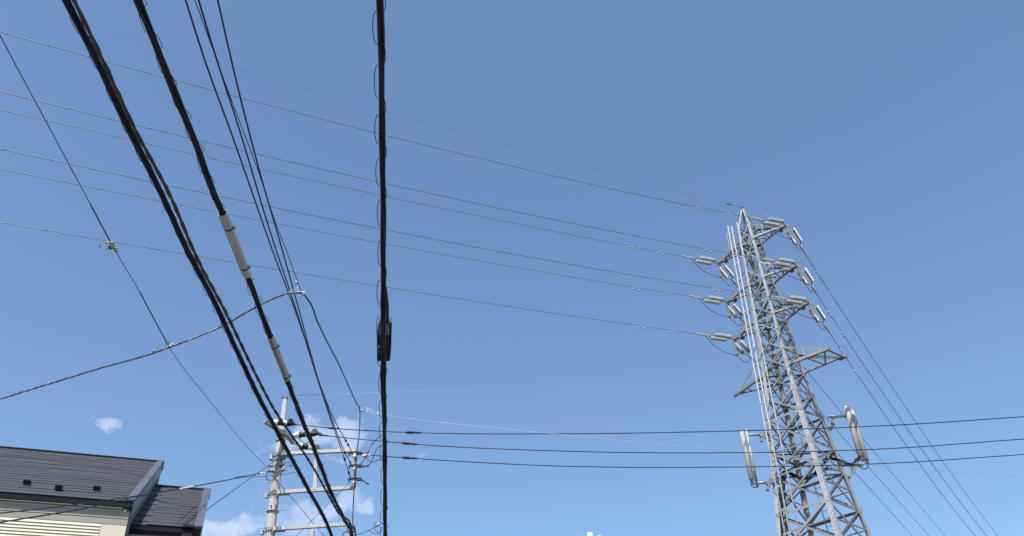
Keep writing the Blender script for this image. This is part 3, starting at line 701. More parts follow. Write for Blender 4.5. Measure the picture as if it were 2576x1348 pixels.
# clip at the crossing of the two drop wires
cc = thing('wire_clip', 'pale wire clip joining the two drop wires at their crossing', 'clamp', P_CL)
MB().tube([(-.03, 0, .005), (.06, 0, .015)], .018, 8).tube([(.05, -.015, .01), (.05, .0, .05)], .015, 8).build('body', M['fitting'], cc)
MB().tube([(-.05, 0, .0), (-.07, -.03, .13), (-.09, -.04, .16)], .004, 5).tube([(.02, 0, .02), (-.03, -.02, .10), (-.09, -.04, .16)], .005, 5).build('tie', M['drop'], cc)
cld = (T2a[2] - P_CL).normalized()
MB().tube([cld * .22 + Vector((-.04 * math.cos(a_ * 2), -.02, .01 + .075 * abs(math.sin(a_)))) for a_ in [j * PI / 6 for j in range(13)]], .004, 5).build('curl', M['fitting'], cc)
MB().tube([cld * .35 + Vector((0, 0, -.005)), cld * .36 + Vector((0, 0, .035))], .014, 7).build('tab', M['galv_dark'], cc)
# guy strand from the arm end to the right edge
GX = [(-4.055, 20.0, 11.554), (-3.446, 19.955, 11.391), (0.72, 19.648, 10.534), (5.798, 19.273, 9.589), (8.631, 19.064, 9.042), (11.404, 18.86, 8.6)]
wire('guy_strand', 'bright thin strand running from the twisted cable to the right edge', 'wire', extend_end(GX, 14), .0052, M['thin_steel'], .6)
gg = thing('strand_grip', 'pale preformed grip at the left end of the bright strand', 'clamp', J2)
gd = (Vector(GX[1]) - Vector(GX[0])).normalized()
MB().tube([gd * .02, gd * .12], .022, 8).tube([gd * .20 + Vector((0, 0, .028 * math.cos(a_))) + gd * .03 * math.sin(a_) for a_ in [j * PI / 5 for j in range(10)]], .010, 6, closed=True).build('turnbuckle', M['fitting'], gg)
MB().tube([gd * .02 + Vector((0, 0, .05)), gd * .15 + Vector((0, 0, .085)), gd * .35 + Vector((0, 0, .05)), gd * .50 + Vector((0, 0, .01))], .006, 5).tube([gd * .22, gd * .5], .006, 5).box(gd * .5, (.04, .03, .06)).build('grip', M['fitting'], gg)
# pole-top thin wire
TP = [(-6.159, 20.5, 12.345), (-3.217, 20.601, 12.357), (2.131, 20.786, 12.354), (6.352, 20.931, 12.364), (7.961, 20.986, 12.435), (14.019, 21.195, 12.6)]
wire('overhead_ground_wire', 'hair thin wire from the concrete pole top across the sky to the right', 'wire', extend_end(TP, 14), .0030, M['thin_steel'], .8)
wire('preformed_rod', 'short dark rod over the thin wire beside the pole top', 'wire', [TP[0], Vector(TP[0]).lerp(Vector(TP[1]), .18), Vector(TP[0]).lerp(Vector(TP[1]), .35)], .0075, M['drop'], .2)
# service drop to the house, two cables that part on the left
SV0 = Vector((-6.211, 20.3, 10.112))
SVa = [Vector(q) for q in [(-6.195, 20.3, 10.143), (-5.84, 18.189, 9.212), (-5.094, 13.759, 7.245), (-4.653, 11.139, 6.092), (-4.324, 9.187, 5.234), (-4.053, 7.575, 4.502), (-3.788, 6.0, 3.825)]]
SVb = [Vector(q) for q in [(-6.196, 20.3, 10.153), (-5.861, 18.25, 9.247), (-5.15, 13.906, 7.312), (-4.724, 11.307, 6.165), (-4.404, 9.35, 5.31), (-4.134, 7.702, 4.601), (-3.872, 6.1, 3.932)]]
wire('service_drop', 'lower of two dark service cables sloping from the pole across the house front', 'wire', extend_end(SVa, 3), .0062, M['black2'], .4)
wire('service_drop', 'upper of two dark service cables sloping from the pole across the dark roof', 'wire', extend_end(SVb, 3), .0052, M['black2'], .4)
def wrap(p0, p1, r, label, mat='radome_white'):
    p0, p1 = Vector(p0), Vector(p1); L = (p1 - p0).length
    t = thing('wire_cover', label, 'cable sleeve', p0)
    MB().lathe((0, 0, 0), p1 - p0, [(0, r * .5), (.03, r), (L - .03, r), (L, r * .5)], 10).build('tube', M[mat], t)
    return t
wrap(Vector(SVa[3]).lerp(Vector(SVa[2]), .0), Vector(SVa[3]).lerp(Vector(SVa[2]), .30), .0105, 'white cover on the service cable above the lower roof')
wrap(Vector(SVa[1]), Vector(SVa[1]).lerp(SV0, .85), .018, 'white cover on the service cable beside the concrete pole')
wire('service_drop', 'dark wire from the pole down to the gutter corner of the lower roof', 'wire', [(-6.079, 20.3, 10.507), (-5.463, 16.649, 8.53), (-4.958, 13.66, 6.915), (-4.559, 11.298, 5.62)], .0072, M['lv'], .4)
wire('thin_line', 'thin dark line crossing the pole at the telecom bands', 'wire', [Vector(SVa[1]).lerp(Vector(SVa[2]), .22), Vector((-6.616, 20.0, 9.891)), Vector((-6.341, 20.2, 9.973)), Vector((-5.609, 20.2, 10.037))], .006, M['lv'], .3)
wire('stay_wire', 'thin dark stay running down right from the pole under the arms', 'wire', [(-6.036, 20.4, 9.86), (-5.384, 20.36, 9.129), (-4.41, 20.3, 8.054)], .0065, M['lv'], .4)
wire('stay_wire', 'thin dark stay running down left from the lowest spool insulator', 'wire', [(-4.206, 20.2, 9.735), (-4.676, 20.294, 9.302), (-5.709, 20.5, 8.296)], .0060, M['lv'], .4)
wire('pale_line', 'faint pale thread slanting down left of the concrete pole', 'wire', [(-6.342, 20.3, 9.998), (-6.426, 19.0, 8.061)], .0032, M['thin_steel'], .4)
# slack coil and hook on the pole
wire('slack_loop', 'dark slack cable loop hanging left of the concrete pole', 'wire', [(-6.338, 20.25, 10.068), (-6.344, 20.25, 9.964), (-6.272, 20.25, 9.886), (-6.16, 20.25, 9.904), (-6.046, 20.25, 10.018)], .010, M['lv'], .05)
wire('slack_loop', 'dark lead arching from the pole bands to the left cable bundle', 'wire', [(-6.282, 20.3, 10.085), (-6.042, 20.25, 10.219), (-5.898, 20.2, 10.313), (-5.755, 20.2, 10.321)], .010, M['lv'], .05)
gp = wrap((-5.968, 20.25, 10.195), (-5.866, 20.25, 10.232), .022, 'white cover right of the pole at the telecom bands', 'fitting')
wire('hook_coil', 'small coiled tie right of the concrete pole', 'wire', [(-5.866, 20.25, 10.232), (-5.76, 20.2, 10.237), (-5.709, 20.2, 10.213), (-5.725, 20.2, 10.184), (-5.777, 20.2, 10.207), (-5.75, 20.2, 10.276)], .009, M['lv'], .05)
# arcs between the spools and the middle bundle
wire('jumper_loop', 'taller black loop rising from the arm end to the middle bundle', 'wire', [(-4.033, 20.1, 10.096), (-3.901, 20.0, 10.171), (-3.798, 19.9, 10.287), (-3.698, 19.8, 10.457), (-3.569, 19.7, 10.581), (-3.372, 19.6, 10.686)], .0085, M['lv'], .06)
wire('jumper_loop', 'lower black loop rising from the middle spool insulator', 'wire', [(-3.919, 20.1, 10.054), (-3.774, 20.0, 10.06), (-3.667, 19.9, 10.1), (-3.6, 19.8, 10.244), (-3.522, 19.7, 10.351), (-3.358, 19.6, 10.426)], .0085, M['lv'], .06)
wire('jumper_loop', 'sagging black loop between the topmost spool and the middle bundle', 'wire', [(-3.874, 20.1, 10.357), (-3.783, 20.0, 10.201), (-3.658, 19.9, 10.099), (-3.506, 19.8, 10.086), (-3.357, 19.7, 10.109)], .0085, M['lv'], .06)
# things at the lowest visible arm end
wire('cable_tail', 'thick grey cable bending over the end of the lowest arm', 'wire', [(-4.253, 20.1, 8.745), (-4.188, 20.05, 8.651), (-4.101, 20.0, 8.581), (-4.026, 20.0, 8.545), (-3.995, 20.05, 8.488), (-3.977, 20.1, 8.342)], .020, M['grey_sheath'], .05)
wire('cable_tail', 'grey cable loop under the lowest arm', 'wire', [(-4.183, 20.1, 8.464), (-4.246, 20.1, 8.443), (-4.285, 20.1, 8.388), (-4.292, 20.1, 8.316)], .013, M['grey_sheath'], .05)
MB().tube([Vector(q) for q in ((-4.429, 20.25, 8.665), (-4.424, 20.22, 8.572), (-4.4, 20.22, 8.53), (-4.363, 20.22, 8.52), (-4.325, 20.22, 8.56), (-4.335, 20.25, 8.66))], .008, 6).build('hanger_hook', M['alu'])
tag(bpy.data.objects['hanger_hook'], 'pale hook hanging under the lowest arm', 'hook')
ah = Vector((-4.1, 20.22, 8.582))
cl2 = thing('arm_end_clamp', 'cluster of metal cable clamps on the end of the lowest arm', 'clamp', ah)
MB().box((0, .0, .06), (.16, .09, .05)).box((.03, 0, -.05), (.07, .06, .12)).box((-.06, -.02, -.14), (.06, .05, .14)).build('body', M['fitting'], cl2)
MB().tube([(-.05, -.06, .02), (.05, -.06, .02)], .022, 8).tube([(.0, -.06, -.09), (.06, -.05, -.12)], .020, 8).tube([(-.1, -.05, .0), (-.1, -.05, -.12)], .012, 6).build('bolt', M['galv_dark'], cl2)
# little drop with a slack coil below the middle bundle
wire('drop_wire', 'thin drop wire from the lowest arm end to the middle bundle', 'wire', [(-3.999, 20.1, 8.363), (-3.837, 20.0, 8.363), (-3.631, 19.9, 8.393), (-3.475, 19.8, 8.433), (-3.256, 19.6, 8.463)], .0075, M['lv'], .1)
wrap((-3.467, 19.8, 8.445), (-3.359, 19.75, 8.491), .026, 'small white clamp on the thin drop wire beside the middle bundle', 'fitting')
wire('slack_loop', 'slack loop hanging from the thin drop wire beside the middle bundle', 'wire', [(-3.615, 19.9, 8.388), (-3.523, 19.85, 8.312), (-3.425, 19.8, 8.259), (-3.356, 19.8, 8.288), (-3.274, 19.7, 8.37)], .0065, M['lv'], .05)
wire('slack_loop', 'round slack coil around the small white clamp', 'wire', [(-3.389, 19.8, 8.473), (-3.338, 19.8, 8.399), (-3.349, 19.8, 8.319), (-3.404, 19.8, 8.302), (-3.462, 19.8, 8.348), (-3.483, 19.8, 8.437), (-3.49, 19.8, 8.558), (-3.423, 19.8, 8.511)], .0060, M['lv'], .05)

# ================================================================== lattice tower
TX, TY, TA = 15.7583, 45.3396, -0.8162
tower = thing('lattice_tower', 'tall galvanised steel lattice transmission tower at the right', 'pylon', (TX, TY, 0), TA)
TM = Matrix.Translation((TX, TY, 0)) @ Matrix.Rotation(TA, 4, 'Z')
HW = [(0, 3.10), (15.75, 1.71), (22.7, 1.10), (23.8, .99), (25.2, .89), (28.2, .75), (31.4, .625), (34.7, .53), (36.3, .45)]
def hw(h):
    for (h0, w0), (h1, w1) in zip(HW, HW[1:]):
        if h <= h1: return w0 + (w1 - w0) * (h - h0) / (h1 - h0)
    return HW[-1][1]
def angle_mesh(mat, th=.13):
    # L section of unit flange along +X and +Y, unit length along Z
    p = [(0, 0), (1, 0), (1, th), (th, th), (th, 1), (0, 1)]
    m = MB(); v = [(x, y, z) for z in (0, 1) for x, y in p]
    m.add(v, [(i, (i + 1) % 6, 6 + (i + 1) % 6, 6 + i) for i in range(6)] + [(3, 2, 1, 0), (5, 4, 3, 0), (6, 7, 8, 9), (6, 9, 10, 11)])
    return m.mesh('angle_bar', mat)
ANG = angle_mesh(M['galv']); ANB = angle_mesh(M['brace'])
def member(name, p0, p1, size, xdir, ydir, parent=tower):
    """steel angle from p0 to p1, flanges along xdir and ydir"""
    p0, p1 = Vector(p0), Vector(p1); z = p1 - p0; L = z.length; z.normalize()
    x = Vector(xdir); x = (x - z * x.dot(z)).normalized()
    y = z.cross(x)
    if y.dot(Vector(ydir)) < 0:      # keep the frame right-handed: swap the flanges
        x2 = Vector(ydir); x = (x2 - z * x2.dot(z)).normalized(); y = z.cross(x)
    m = Matrix(((x.x * size, y.x * size, z.x * L, p0.x), (x.y * size, y.y * size, z.y * L, p0.y), (x.z * size, y.z * size, z.z * L, p0.z), (0, 0, 0, 1)))
    return link(name, ANG if name in ('leg', 'peak_leg') else ANB, parent, m)
CORN = [(1, -1), (1, 1), (-1, 1), (-1, -1)]      # near, right, back, left (local u = along the arms, v = away)
def cpt(c, h, inset=0.0): return Vector((c[0] * (hw(h) - inset), c[1] * (hw(h) - inset), h))
leg_breaks = [0, 8, 15.75, 22.7, 23.8, 25.2, 28.2, 31.4, 34.7, 36.3]
for c in CORN:
    for h0, h1 in zip(leg_breaks, leg_breaks[1:]):
        sz = .26 if h1 <= 16 else .235 if h1 <= 23.9 else .19 if h1 <= 29 else .15
        member('leg', cpt(c, h0), cpt(c, h1), sz, (-c[0], 0, 0), (0, -c[1], 0))
# peak
APEX = Vector((0, 0, 38.0))
for c in CORN:
    member('peak_leg', cpt(c, 36.3), APEX + Vector((c[0] * .06, c[1] * .06, 0)), .11, (-c[0], 0, 0), (0, -c[1], 0))
MB().box((0, 0, 38.02), (.16, .16, .14)).box((0, -.12, 38.0), (.10, .16, .05)).build('peak_cap', M['galv_dark'], tower)
NODES = [0, 4.2, 8, 11.6, 14.78, 16.95, 19.08, 20.39, 22.39, 23.79, 25.26, 26.54, 27.8, 28.97, 30.2, 31.75, 33.0, 34.9, 36.3]
FACES = [(0, 1), (1, 2), (2, 3), (3, 0)]
for (i0, i1) in FACES:
    ca, cb = CORN[i0], CORN[i1]
    nrm = Vector((ca[0] + cb[0], ca[1] + cb[1], 0)).normalized()
    along = Vector((cb[0] - ca[0], cb[1] - ca[1], 0)).normalized()
    for k, (h0, h1) in enumerate(zip(NODES, NODES[1:])):
        bs = .125 if h1 < 17 else .105 if h1 < 24 else .085
        ins = .035
        a0, b0, a1, b1 = cpt(ca, h0), cpt(cb, h0), cpt(ca, h1), cpt(cb, h1)
        # X brace: two diagonals, one set behind the other
        member('brace', a0 - nrm * ins, b1 - nrm * ins, bs, (0, 0, 1), -nrm)
        member('brace', b0 - nrm * (ins + .02) , a1 - nrm * (ins + .02), bs, (0, 0, -1), -nrm)
        if h1 not in (27.8, 33.0):
            member('strut', a1 - nrm * .02, b1 - nrm * .02, bs, (0, 0, -1), -nrm)
# inner plan bracing at the arm levels and mid heights
for h in (14.78, 19.08, 20.39, 25.26, 28.97, 31.75, 34.9):
    member('plan_brace', cpt(CORN[0], h, .05), cpt(CORN[2], h, .05), .075, (1, 1, 0), (0, 0, -1))
    member('plan_brace', cpt(CORN[3], h - .05, .05), cpt(CORN[1], h - .05, .05), .075, (1, -1, 0), (0, 0, -1))
# redundant members in the tall lower panels
for (i0, i1) in FACES:
    ca, cb = CORN[i0], CORN[i1]; nrm = Vector((ca[0] + cb[0], ca[1] + cb[1], 0)).normalized()
    for h0, h1 in ((14.78, 16.95), (16.95, 19.08), (20.39, 22.39), (11.6, 14.78)):
        hm = (h0 + h1) / 2; mid = (cpt(ca, hm) + cpt(cb, hm)) / 2
        member('redundant', cpt(ca, hm) - nrm * .05, mid - nrm * .05, .07, (0, 0, 1), -nrm)
        member('redundant', cpt(cb, hm) - nrm * .05, mid - nrm * .05, .07, (0, 0, 1), -nrm)
for (i0, i1) in FACES:
    ca, cb = CORN[i0], CORN[i1]; nrm = Vector((ca[0] + cb[0], ca[1] + cb[1], 0)).normalized()
    for h0, h1 in ((25.26, 26.54), (26.54, 27.8), (27.8, 28.97), (30.2, 31.75), (31.75, 33.0), (33.0, 34.9)):
        hm = (h0 + h1) / 2; mid = (cpt(ca, hm) + cpt(cb, hm)) / 2
        member('redundant', cpt(ca, hm) - nrm * .05, mid - nrm * .05, .055, (0, 0, 1), -nrm)
        member('redundant', cpt(cb, hm) - nrm * .05, mid - nrm * .05, .055, (0, 0, 1), -nrm)
# gusset plates at the leg nodes
for c in CORN:
    for h in (11.6, 14.78, 16.95, 19.08, 20.39, 22.39, 23.79, 25.26, 26.54, 28.97, 31.75, 34.9):
        s_ = .50 if h in (20.39, 23.79) else .36 if h < 24 else .26
        p = cpt(c, h); tk = .012
        for ax in (0, 1):
            d_ = Vector((-c[0], 0, 0)) if ax == 0 else Vector((0, -c[1], 0)); o_ = Vector((0, c[1], 0)) if ax == 0 else Vector((c[0], 0, 0))
            q = p + o_ * .008
            m = MB(); z_ = Vector((0, 0, s_))
            m.hexa([q - d_ * .04 - z_ * .42, q + d_ * s_ * .55 - z_ * .30, q + d_ * s_ * .55 - z_ * .30 + o_ * tk, q - d_ * .04 - z_ * .42 + o_ * tk,
                    q - d_ * .04 + z_ * .42, q + d_ * s_ * .55 + z_ * .30, q + d_ * s_ * .55 + z_ * .30 + o_ * tk, q - d_ * .04 + z_ * .42 + o_ * tk])
            m.build('gusset_plate', M['galv'], tower)
# step bolts and splice bolts on the legs (too small to pick apart)
for ci, c in enumerate(CORN):
    m = MB(); h = 10.5; k = 0
    while h < 36.0:
        p = cpt(c, h); d_ = Vector((c[0], 0, 0)) if k % 2 else Vector((0, c[1], 0))
        dense = any(abs(h - x) < .62 for x in (15.6, 21.4, 23.0, 18.4, 27.3, 33.6))
        if ci in (0, 1, 3) or dense:
            q = p + Vector((-c[0] * .08 if k % 2 == 0 else 0, -c[1] * .08 if k % 2 else 0, 0))
            m.tube([q, q + d_ * (.07 if dense else .13)], .016 if dense else .010, 5)
        h += .09 if dense else .40; k += 1
    o = m.build('step_bolts', M['galv'], tower); o['kind'] = 'stuff'
# ---------------------------------------------- crossarms
ARM_H = [34.904, 31.747, 28.974]; ARM_L = [2.705, 2.692, 2.757]
def arm(side, h, L, tie=1.2, up=None):
    tipc = Vector((side * (L - .30), 0, h))
    n_, f_ = Vector((side * hw(h), -hw(h), h)), Vector((side * hw(h), hw(h), h))
    n2, f2 = Vector((side * hw(h + tie), -hw(h + tie), h + tie)), Vector((side * hw(h + tie), hw(h + tie), h + tie))
    tn, tf = tipc + Vector((0, -.09, 0)), tipc + Vector((0, .09, 0))
    # tip plate
    m = MB(); x0, x1 = side * (L - .62), side * (L + .06)
    m.hexa([(x0, -.17, h - .05), (x1, -.07, h - .05), (x1, .07, h - .05), (x0, .17, h - .05), (x0, -.17, h + .11), (x1, -.07, h + .13), (x1, .07, h + .13), (x0, .17, h + .11)])
    ca = m.build('crossarm', M['galv_dark'], tower)
    for sy in (-.15, .15): MB().box((side * (L - .55), sy, h - .08), (.22, .10, .16)).build('tip_lug', M['galv_dark'], ca)
    am = lambda *q: member(*q, parent=ca)
    am('chord', n_, tn, .13, (0, 1, 0), (0, 0, 1)); am('chord', f_, tf, .13, (0, -1, 0), (0, 0, 1))
    am('tie', n2, tn + Vector((0, 0, .10)), .10, (0, 1, 0), (0, 0, -1)); am('tie', f2, tf + Vector((0, 0, .10)), .10, (0, -1, 0), (0, 0, -1))
    for t in (.34, .66):
        am('brace', n_.lerp(tn, t), f_.lerp(tf, t), .07, (1, 0, 0), (0, 0, 1))
        am('brace', n_.lerp(tn, t), n2.lerp(tn + Vector((0, 0, .1)), t), .065, (1, 0, 0), (0, 1, 0))
        am('brace', f_.lerp(tf, t), f2.lerp(tf + Vector((0, 0, .1)), t), .065, (1, 0, 0), (0, -1, 0))
    am('brace', n_, f_.lerp(tf, .34), .07, (0, 1, 0), (0, 0, 1)); am('brace', f_.lerp(tf, .34), n_.lerp(tn, .66), .07, (0, 1, 0), (0, 0, 1))
for h, L in zip(ARM_H, ARM_L):
    arm(1, h, L); arm(-1, h, L)
# spare lowest arms: square-ended on the right, pointed on the left
h4 = 25.26
NA = Vector((3.32, -0.62, 25.383)); FB = Vector((3.48, 0.95, 25.151))
nl, fl_ = Vector((hw(h4), -hw(h4), h4)), Vector((hw(h4), hw(h4), h4))
NA.z = FB.z = h4 
NA_d, FB_d = (NA - nl).normalized(), (FB - fl_).normalized()
ca = MB().bar(NA - NA_d * .38, NA + NA_d * .10, .17, .13).build('crossarm', M['galv_dark'], tower)
MB().bar(FB - FB_d * .38, FB + FB_d * .10, .17, .13).build('tip_lug', M['galv_dark'], ca)
am = lambda *q: member(*q, parent=ca)
am('chord', nl, NA, .16, (0, 1, 0), (0, 0, 1)); am('chord', fl_, FB, .16, (0, -1, 0), (0, 0, 1))
nu, fu = Vector((hw(26.54), -hw(26.54), 26.54)), Vector((hw(26.54), hw(26.54), 26.54))
am('tie', nu, NA + Vector((-.12, 0, .12)), .12, (0, 1, 0), (0, 0, -1)); am('tie', fu, FB + Vector((-.2, 0, .1)), .10, (0, -1, 0), (0, 0, -1))
am('brace', NA - Vector((.1, 0, 0)), FB - Vector((.15, 0, 0)), .11, (1, 0, 0), (0, 0, 1))
am('brace', nl.lerp(NA, .42), FB - Vector((.2, 0, 0)), .10, (1, 0, 0), (0, 0, 1))
am('brace', nl.lerp(NA, .42), fl_.lerp(FB, .5), .10, (1, 0, 0), (0, 0, 1))
am('brace', NA - Vector((.25, 0, 0)), fl_.lerp(FB, .5), .08, (1, 0, 0), (0, 0, 1))
am('brace', nl.lerp(NA, .42), nu.lerp(NA, .42), .07, (1, 0, 0), (0, 1, 0)); am('brace', fl_.lerp(FB, .5), fu.lerp(FB, .5), .07, (1, 0, 0), (0, 1, 0))
LT = Vector((-3.489, -0.1, 25.242)); LT.z = h4
nl, fl_ = Vector((-hw(h4), -hw(h4), h4)), Vector((-hw(h4), hw(h4), h4))
nu, fu = Vector((-hw(26.54), -hw(26.54), 26.54)), Vector((-hw(26.54), hw(26.54), 26.54))
d_ = (LT - nl).normalized(); ca = MB().bar(LT - d_ * .5, LT + d_ * .05, .14, .13).build('crossarm', M['galv_dark'], tower)
am = lambda *q: member(*q, parent=ca)
am('chord', nl, LT + Vector((.2, -.06, 0)), .15, (0, 1, 0), (0, 0, 1)); am('chord', fl_, LT + Vector((.2, .06, 0)), .15, (0, -1, 0), (0, 0, 1))
am('tie', nu, LT + Vector((.25, -.05, .1)), .11, (0, 1, 0), (0, 0, -1)); am('tie', fu, LT + Vector((.25, .05, .1)), .10, (0, -1, 0), (0, 0, -1))
for t in (.3, .6):
    am('brace', nl.lerp(LT, t), fl_.lerp(LT, t), .09, (1, 0, 0), (0, 0, 1)); am('brace', nl.lerp(LT, t), nu.lerp(LT, t), .07, (1, 0, 0), (0, 1, 0))
MB().box(fl_.lerp(nl, .8) + Vector((-.30, 0, .0)), (.5, .45, .10)).build('root_plate', M['galv_dark'], ca)
# ---------------------------------------------- climbing rails, ladder, pipes
def rail(pt, pb, r, nm='rail', mat='pipe', n=8):
    return MB().tube([pb, pt], r, n).build(nm, M[mat], tower)
V_OUT = .28
def face_pt(p): return Vector(p)
r1t, r1b = Vector((-0.965, -0.73, 36.7)), Vector((-0.993, -2.13, 15.736))
r2t, r2b = Vector((-0.706, -0.73, 36.474)), Vector((-0.701, -2.13, 15.657))
r3t, r3b = Vector((-0.343, -0.57, 36.668)), Vector((-0.28, -1.97, 15.573))
def extend_down(t_, b_): return b_ + (b_ - t_).normalized() * (b_.z / ((t_ - b_).normalized().z))
for (t_, b_, r_) in ((r1t, r1b, .040), (r2t, r2b, .044), (r3t, r3b, .032)):
    rail(t_, extend_down(t_, b_), r_)
k = 0
hh = 36.0
while hh > 11:
    f1 = (r1t.z - hh) / (r1t.z - r1b.z); f2 = (r2t.z - hh) / (r2t.z - r2b.z)
    if f1 >= 0 and f2 >= 0:
        q1, q2 = r1t.lerp(r1b, f1), r2t.lerp(r2b, f2); d_ = (q2 - q1).normalized()
        MB().bar(q1 - d_ * .11, q2 + d_ * .11, .045, .06).build('rail_clamp', M['fitting'], tower)
        c = CORN[3]; lp = cpt(c, hh)
        MB().bar(q2, lp, .03, .03).build('rail_standoff', M['galv'], tower)
    hh -= 1.27
# inner ladder on the far side
lt, lb = Vector((-0.188, 0.3, 23.949)), Vector((-0.101, 0.75, 15.945))
lt2, lb2 = lt + Vector((.30, .12, 0)), lb + Vector((.36, .14, 0))
lbx, lbx2 = extend_down(lt, lb), extend_down(lt2, lb2)
lad = MB().tube([lt, lbx], .028, 6).build('ladder', M['galv_dark'], tower); MB().tube([lt2, lbx2], .012, 6).build('side_rail', M['galv_dark'], lad)
L_ = (lt - lbx).length; kk = int(L_ / .42)
for i in range(kk):
    a_ = lt.lerp(lbx, i / kk); b_ = lt2.lerp(lbx2, i / kk)
    MB().tube([a_, b_], .012, 5).build('rung', M['galv_dark'], lad)
# small bent rods standing off the left leg
for (p_, q_) in [((-1.139, -0.8, 36.149), (-1.129, -0.85, 34.694)), ((-1.174, -1.0, 28.314), (-1.16, -1.05, 26.866)), ((-1.159, -1.1, 26.244), (-1.173, -1.15, 24.817)), ((-1.18, -1.2, 23.885), (-1.184, -1.3, 22.351))]:
    p_, q_ = Vector(p_), Vector(q_)
    MB().tube([p_ + Vector((.14, .05, -.02)), p_ + Vector((.02, 0, .05)), p_, q_, q_ + Vector((.25, .1, -.03))], .018, 6).build('bent_rod', M['pipe'], tower)
# ---------------------------------------------- insulators
ins_proto = None
def make_tension(two=True):
    t = thing('insulator_string', 'x', 'insulator', (0, 0, 0), 0)
    MB().tube([(0, 0, 0), (.20, 0, 0)], .028, 6).bar((.14, 0, 0), (.34, 0, 0), .07, .03).build('shackle', M['galv_dark'], t)
    def vee(x0, x1, y1):
        m = MB()
        for s_ in (-1, 1):
            q = [(x0, 0, -.012), (x0 + .06, s_ * .05, -.012), (x1 + .03, s_ * y1, -.012), (x1 - .03, s_ * y1, -.012)]
            m.hexa((q if s_ > 0 else q[::-1]) + [(x, y, .012) for x, y, _ in (q if s_ > 0 else q[::-1])])
        return m
    vee(.30, .44, .23).build('yoke_plate', M['galv_dark'], t)
    vee(2.02, 1.86, .23).build('yoke_plate', M['galv_dark'], t)
    dm = MB().lathe((0, 0, 0), (1, 0, 0), [(0, .024), (.004, .038), (.080, .042), (.086, .070), (.098, .126), (.110, .138), (.118, .134), (.116, .080), (.124, .036), (.168, .030)], 16).mesh('insulator_disc', M['disc'])
    for sy in (-.21, .21):
        for k in range(8):
            link('disc', dm, t, Matrix.Translation((.48 + k * .168, sy, 0)))
    MB().bar((2.0, 0, 0), (2.26, 0, 0), .05, .06).box((2.10, 0, 0), (.05, .13, .05)).box((2.20, 0, 0), (.05, .12, .06)).build('link', M['fitting'], t)
    MB().bar((2.22, 0, .02), (3.05, 0, .02), .080, .10).box((2.40, 0, .0), (.10, .11, .12)).box((2.70, 0, .05), (.18, .09, .09)).lathe((3.0, 0, .02), (3.2, 0, .02), [(0, .058), (.14, .052), (.18, .03)], 10).build('dead_end_clamp', M['fitting'], t)
    MB().tube([(1.94, .0, .04), (1.88, .10, .24), (1.80, .15, .38)], .013, 5).build('arcing_horn', M['pipe'], t)
    return t
proto = make_tension()
ST = {'R': 1, 'L': -1}
POSN = {'R1': 'top right', 'R2': 'second right', 'R3': 'third right', 'L1': 'top left', 'L2': 'second left', 'L3': 'third left'}
def tipw(k):
    i = int(k[1]) - 1
    return TM @ Vector((ST[k[0]] * (ARM_L[i] - .02), 0, ARM_H[i] + .02))
CL_ = {'R1': (0.1954, 0.00132), 'R2': (0.1844, 0.001162), 'R3': (0.1801, 0.001107), 'L1': (0.1561, 0.000687), 'L2': (0.1558, 0.000661), 'L3': (0.1454, 0.000497), 'G0': (0.1345, 0.000637)}
CR_ = {'R1': (0.194, 0.001605), 'R2': (0.1945, 0.001823), 'R3': (0.2175, 0.002577), 'L1': (0.0891, 0.000312), 'L2': (0.0881, 0.000291), 'L3': (0.0715, -4.8e-05), 'G0': (0.0985, 0.000517)}
def cpath(P, ph, c, s): return Vector((P.x + math.sin(ph) * s, P.y + math.cos(ph) * s, P.z - c[0] * s + c[1] * s * s))
dmp = MB().bar((-.05, 0, 0), (.05, 0, 0), .06, .09).tube([(-.24, 0, -.10), (0, 0, -.075), (.24, 0, -.10)], .010, 5).lathe((-.31, 0, -.10), (-.15, 0, -.10), [(0, .035), (.02, .052), (.11, .052), (.14, .02)], 8).lathe((.15, 0, -.10), (.31, 0, -.10), [(0, .02), (.02, .052), (.11, .052), (.14, .035)], 8).mesh('damper', M['fitting'])
first = True
clampW = {}
